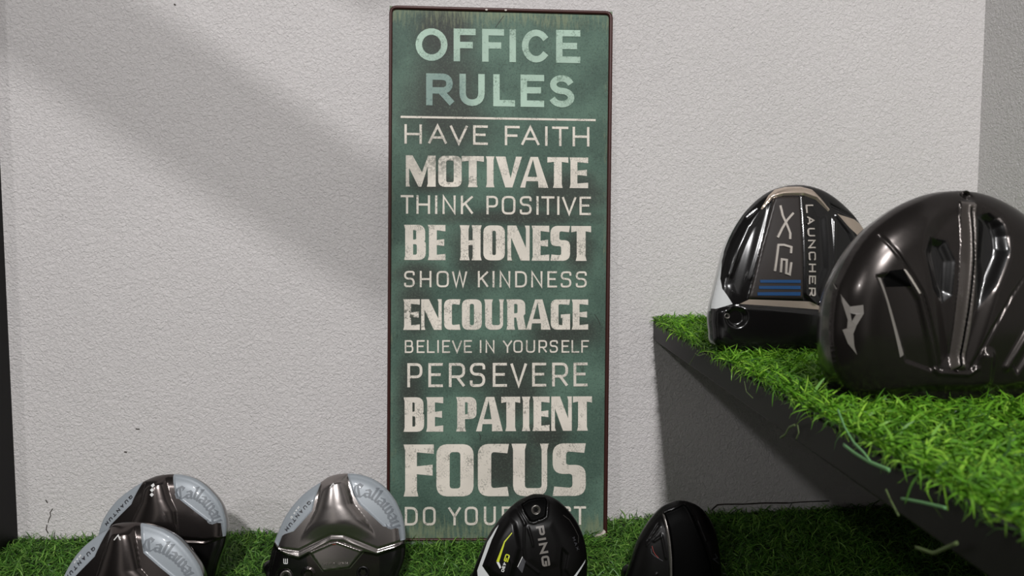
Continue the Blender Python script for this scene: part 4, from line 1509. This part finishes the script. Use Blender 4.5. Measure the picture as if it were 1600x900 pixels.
sign_text('text_line', 440, 3.75, (113, 103, 283), (1196, 105, 281),
          ltr('ENCOURAGE', (113, 210), (218, 338), (352, 448), (457, 573), (587, 703), (717, 832), (838, 970), (977, 1090), (1100, 1196)), 'bold', 0, M_CREAM)
sign_text('text_line', 440, 3.75, (122, 343, 418), (1200, 343, 416),
          ltr('BELIEVEINYOURSELF', (122, 172), (192, 238), (252, 297), (313, 321), (341, 387), (398, 458), (468, 515), (562, 570), (595, 647), (695, 752), (758, 812), (832, 885),
              (905, 955), (970, 1018), (1040, 1085), (1098, 1143), (1155, 1200)), 'thin', 2.4, M_CREAM)
sign_text('text_line', 440, 3.75, (137, 478, 619), (1192, 474, 613),
          ltr('PERSEVERE', (137, 225), (260, 345), (380, 475), (503, 593), (637, 720), (740, 838), (868, 950), (985, 1078), (1110, 1192)), 'thin', 4.2, M_CREAM)
sign_text('text_line', 440, 3.75, (115, 678, 880), (1218, 672, 873),
          ltr('BEPATIENT', (115, 235), (247, 347), (423, 542), (545, 690), (687, 798), (808, 857), (870, 970), (980, 1100), (1107, 1218)), 'bold', 0, M_CREAM)
sign_text('text_line', 660, 3.75, (115, 130, 434), (1180, 122, 430),
          ltr('FOCUS', (115, 292), (307, 525), (550, 732), (747, 965), (988, 1182)), 'bold', 0, M_CREAM)
sign_text('text_line', 660, 3.75, (122, 495, 604), (1183, 490, 598),
          ltr('DOYOURBEST', (122, 198), (228, 303), (375, 452), (473, 550), (585, 655), (690, 765), (830, 900), (930, 995), (1025, 1095), (1112, 1183)), 'thin', 3.6, M_CREAM)


# ------------------------------------------------------------------ artificial turf
def blades(root, n_lv, length, width, lean, seed_tint, droop=1.0):
    n = len(root)
    yaw = RNG.uniform(0, 2 * math.pi, n)
    L = length * RNG.uniform(.65, 1.25, n)
    th0 = np.radians(RNG.uniform(lean[0], lean[1], n))
    bend = np.radians(RNG.uniform(10, 95, n)) * droop
    curl = RNG.normal(0, 1.5, n)
    roll = RNG.normal(0, .5, n)
    wv = width * RNG.uniform(.7, 1.25, n)
    P = np.zeros((n, n_lv, 3))
    P[:, 0] = root
    for k in range(1, n_lv):
        f_ = (k - .5) / (n_lv - 1)
        th = th0 + bend * f_ ** 1.3
        ya = yaw + curl * f_
        st = (L / (n_lv - 1))[:, None]
        d = np.stack([np.sin(th) * np.cos(ya), np.sin(th) * np.sin(ya), np.cos(th)], 1)
        P[:, k] = P[:, k - 1] + d * st
    side = np.stack([-np.sin(yaw), np.cos(yaw), roll], 1)
    side /= np.linalg.norm(side, axis=1)[:, None]
    taper = np.array([1.0, 1.0, .9, .72, .16, .1])[:n_lv] if n_lv <= 5 else np.linspace(1, .15, n_lv)
    taper = np.interp(np.linspace(0, 1, n_lv), [0, .5, .8, 1], [1, .95, .7, .12])
    A = P - side[:, None] * (wv[:, None] * taper)[:, :, None] / 2
    B = P + side[:, None] * (wv[:, None] * taper)[:, :, None] / 2
    V = np.stack([A, B], 2).reshape(n, n_lv * 2, 3)
    tint = np.clip(RNG.normal(.48, .26, n) + seed_tint, 0, 1)
    return V, np.repeat(tint[:, None], n_lv * 2, 1)


def turf(name, label, roots, m, length, width, lean, back_v, back_f, origin, clampf, n_lv=5, extra=None):
    V, tint = blades(roots, n_lv, length, width, lean, 0)
    if extra is not None:
        V2, t2 = blades(extra, n_lv, length * 1.2, width * .9, (55, 105), .05)
        V, tint = np.concatenate([V, V2]), np.concatenate([tint, t2])
    V = clampf(V)
    n = len(V)
    q = []
    base = np.array([[2 * k, 2 * k + 1, 2 * k + 3, 2 * k + 2] for k in range(n_lv - 1)])
    Fq = (np.arange(n)[:, None, None] * (n_lv * 2) + base[None]).reshape(-1, 4)
    Vv = V.reshape(-1, 3)
    nb = len(Vv)
    Vall = np.concatenate([Vv, np.array(back_v)]) - np.array(origin)
    bf = np.array(back_f) + nb
    Fall = np.concatenate([Fq, bf])
    me = bpy.data.meshes.new(name)
    me.vertices.add(len(Vall))
    me.vertices.foreach_set('co', Vall.ravel())
    me.loops.add(len(Fall) * 4)
    me.loops.foreach_set('vertex_index', Fall.ravel().astype(np.int32))
    me.polygons.add(len(Fall))
    me.polygons.foreach_set('loop_start', np.arange(0, len(Fall) * 4, 4, dtype=np.int32))
    me.polygons.foreach_set('loop_total', np.full(len(Fall), 4, dtype=np.int32))
    me.materials.append(m)
    me.materials.append(M_BACKING)
    mi = np.zeros(len(Fall), np.int32)
    mi[len(Fq):] = 1
    me.update(calc_edges=True)
    me.polygons.foreach_set('material_index', mi)
    me.polygons.foreach_set('use_smooth', np.ones(len(Fall), bool))
    at = me.attributes.new('tint', 'FLOAT', 'POINT')
    at.data.foreach_set('value', np.concatenate([tint.ravel(), np.zeros(len(back_v))]).astype(np.float32))
    me.update()
    o = bpy.data.objects.new(name, me)
    COL.objects.link(o)
    o.location = origin
    o['kind'] = 'stuff'
    o['label'] = label
    o['category'] = 'artificial turf'
    return o


def hull_mask(roots, z):
    """True where a head stands: inside the convex hull of its lower body"""
    bad = np.zeros(len(roots), bool)
    for V in FOOT:
        low = V[(V[:, 2] < z + .022) & (V[:, 2] > z - .05)]
        if not len(low):
            continue
        pts = sorted(set(map(tuple, np.round(low[:, :2], 4))))
        def half(ps):
            h = []
            for p in ps:
                while len(h) > 1 and (h[-1][0] - h[-2][0]) * (p[1] - h[-2][1]) - (h[-1][1] - h[-2][1]) * (p[0] - h[-2][0]) <= 0:
                    h.pop()
                h.append(p)
            return h
        lo, up = half(pts), half(pts[::-1])
        hull = np.array(lo[:-1] + up[:-1])
        bad |= inside(roots[:, :2], hull)
    return bad


def grid_roots(n, x0, x1, y0, y1, z, dens=None):
    R = np.stack([RNG.uniform(x0, x1, n), RNG.uniform(y0, y1, n), np.full(n, z)], 1)
    # tufts: blades gather around stitched rows
    step = .006
    t = np.round(R[:, :2] / step) * step + RNG.normal(0, .0012, (n, 2))
    R[:, :2] = np.where(RNG.uniform(0, 1, n)[:, None] < .7, t, R[:, :2])
    R[:, 0] = np.clip(R[:, 0], x0, x1)
    R[:, 1] = np.clip(R[:, 1], y0, y1)
    return R


# lower turf
R = np.concatenate([grid_roots(64000, cx0 + .003, cx1 - .003, -.30, -.002, .006), grid_roots(14000, cx0 + .003, cx1 - .003, cy0, -.30, .006)])


def low_z(x):
    """the counter's turf lies a little higher towards the right-hand wall"""
    return .0115 * np.clip((np.asarray(x) - .02) / .4, 0, 1)


R = R[~hull_mask(R, 0.0)]
R[:, 2] += low_z(R[:, 0])


def clamp_low(V):
    V[:, :, 1] = np.minimum(V[:, :, 1], -.0015)
    V[:, :, 2] = np.maximum(V[:, :, 2], .0062 + low_z(V[:, :, 0]))
    V[:, :, 0] = np.minimum(V[:, :, 0], cx1 - .002)
    # keep blades in front of the sign's plate
    t = (V[:, :, 2] - pb[2]) / (pt[2] - pb[2])
    ys = pb[1] + (pt[1] - pb[1]) * t - .001
    xs0, xs1 = sgn(*BL)[0] - .001, sgn(*BR)[0] + .001
    m_ = (V[:, :, 0] > xs0) & (V[:, :, 0] < xs1)
    front = m_ & (V[:, 0:1, 1] < pb[1] + .0)
    V[:, :, 1] = np.where(front, np.minimum(V[:, :, 1], ys - .002), V[:, :, 1])
    return V


bv, bf = [], []
xs = np.linspace(cx0, cx1, 25)
for x in xs:
    bv += [(x, cy0, .0005), (x, -.001, .0005), (x, -.001, .006 + float(low_z(x))), (x, cy0, .006 + float(low_z(x)))]
for i in range(24):
    for k in range(4):
        bf.append((i * 4 + k, i * 4 + (k + 1) % 4, i * 4 + 4 + (k + 1) % 4, i * 4 + 4 + k))
bf += [(3, 2, 1, 0), (96, 97, 98, 99)]
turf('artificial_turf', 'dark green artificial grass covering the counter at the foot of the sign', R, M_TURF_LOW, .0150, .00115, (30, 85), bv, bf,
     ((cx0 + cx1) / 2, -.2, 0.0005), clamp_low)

# upper turf
n = 78000
R = grid_roots(n, .12, WALL_R - .003, SH_Y, -.002, SHELF_Z + .003)
R = R[R[:, 0] > np.array([shelf_x(y) for y in R[:, 1]]) + .001]
R = R[~hull_mask(R, SHELF_Z)]
ye = RNG.uniform(SH_Y, -.001, 2600)
Ex = np.stack([shelf_x(ye) + RNG.uniform(0, .004, len(ye)), ye, np.full(len(ye), SHELF_Z + .003)], 1)
Ex = Ex[RNG.uniform(0, 1, len(Ex)) < .55]


def clamp_up(V):
    V[:, :, 1] = np.minimum(V[:, :, 1], -.0015)
    V[:, :, 0] = np.minimum(V[:, :, 0], WALL_R - .002)
    ins = V[:, :, 0] > shelf_x(V[:, :, 1]) - .0005
    dout = shelf_x(V[:, :, 1]) - V[:, :, 0]
    lim = RNG.choice([.15, .4, .7], len(V), p=[.6, .3, .1])[:, None]
    V[:, :, 0] = np.where(dout > 0, shelf_x(V[:, :, 1]) - dout * lim, V[:, :, 0])
    V[:, :, 2] = np.where(dout > 0, np.maximum(V[:, :, 2], SHELF_Z - .012 * lim), V[:, :, 2])
    V[:, :, 2] = np.where(ins, np.maximum(V[:, :, 2], SHELF_Z + .0032), V[:, :, 2])
    return V


bv = [(shelf_x(0), 0, SHELF_Z + .0005), (WALL_R, 0, SHELF_Z + .0005), (WALL_R, SH_Y, SHELF_Z + .0005), (shelf_x(SH_Y), SH_Y, SHELF_Z + .0005)]
bv += [(a, b, cz + .0025) for a, b, cz in bv]
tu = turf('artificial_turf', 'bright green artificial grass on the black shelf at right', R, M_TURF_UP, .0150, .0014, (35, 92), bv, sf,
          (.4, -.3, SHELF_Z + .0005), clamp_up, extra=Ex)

# pale loose strands hanging over the shelf edge
tdir = np.array([slope, 1.0, 0])
nE = np.cross(tdir, [0, 0, 1.0])
nE /= np.linalg.norm(nE)
if nE[0] > 0:
    nE = -nE


def strand(path, w, m, off=.006):
    P = np.array(path, float)
    cum = np.concatenate([[0], np.cumsum(np.hypot(*(P[1:] - P[:-1]).T))])
    tt = np.linspace(0, cum[-1], 14)
    C3 = [hit(np.interp(t, cum, P[:, 0]), np.interp(t, cum, P[:, 1]), E0 + nE * off, nE) for t in tt]
    V, F = [], []
    n_ = 6
    for i, p in enumerate(C3):
        d = C3[min(i + 1, len(C3) - 1)] - C3[max(i - 1, 0)]
        d /= np.linalg.norm(d)
        e1 = np.cross(d, nE)
        e1 /= np.linalg.norm(e1)
        for k in range(n_):
            a = 2 * math.pi * k / n_
            V.append(p + e1 * math.cos(a) * w / 2 + nE * math.sin(a) * w / 5)
    for i in range(len(C3) - 1):
        for k in range(n_):
            k2 = (k + 1) % n_
            F.append((i * n_ + k, i * n_ + k2, (i + 1) * n_ + k2, (i + 1) * n_ + k))
    F += [tuple(range(n_))[::-1], tuple((len(C3) - 1) * n_ + k for k in range(n_))]
    return mesh_obj('loose_strand', V, F, m, tu, tuple(tu.location), True)


for path, w in (([(1309, 640), (1320, 668), (1334, 692), (1350, 708), (1359, 720)], .0017),
                ([(1318, 695), (1335, 708), (1358, 722), (1390, 735)], .002),
                ([(1408, 779), (1440, 785), (1478, 794)], .0013)):
    o_ = strand(path, w, M_MINT)
    o_['label'] = 'pale mint loose strand'
M_OLIVE = mat('olive_strand', srgb(92, 110, 62), .6)
for path, w in (([(1242, 664), (1233, 668), (1226, 680), (1219, 684)], .0016), ([(1246, 664), (1248, 676), (1244, 686)], .0015),
                ([(1090, 548), (1083, 560), (1077, 570)], .0012), ([(1102, 553), (1092, 556), (1086, 552)], .001),
                ([(1384, 765), (1393, 785), (1404, 806)], .0016), ([(1430, 855), (1458, 865), (1496, 848)], .0015), ([(1163, 596), (1166, 612), (1176, 622)], .001)):
    strand(path, w, M_OLIVE, .004)
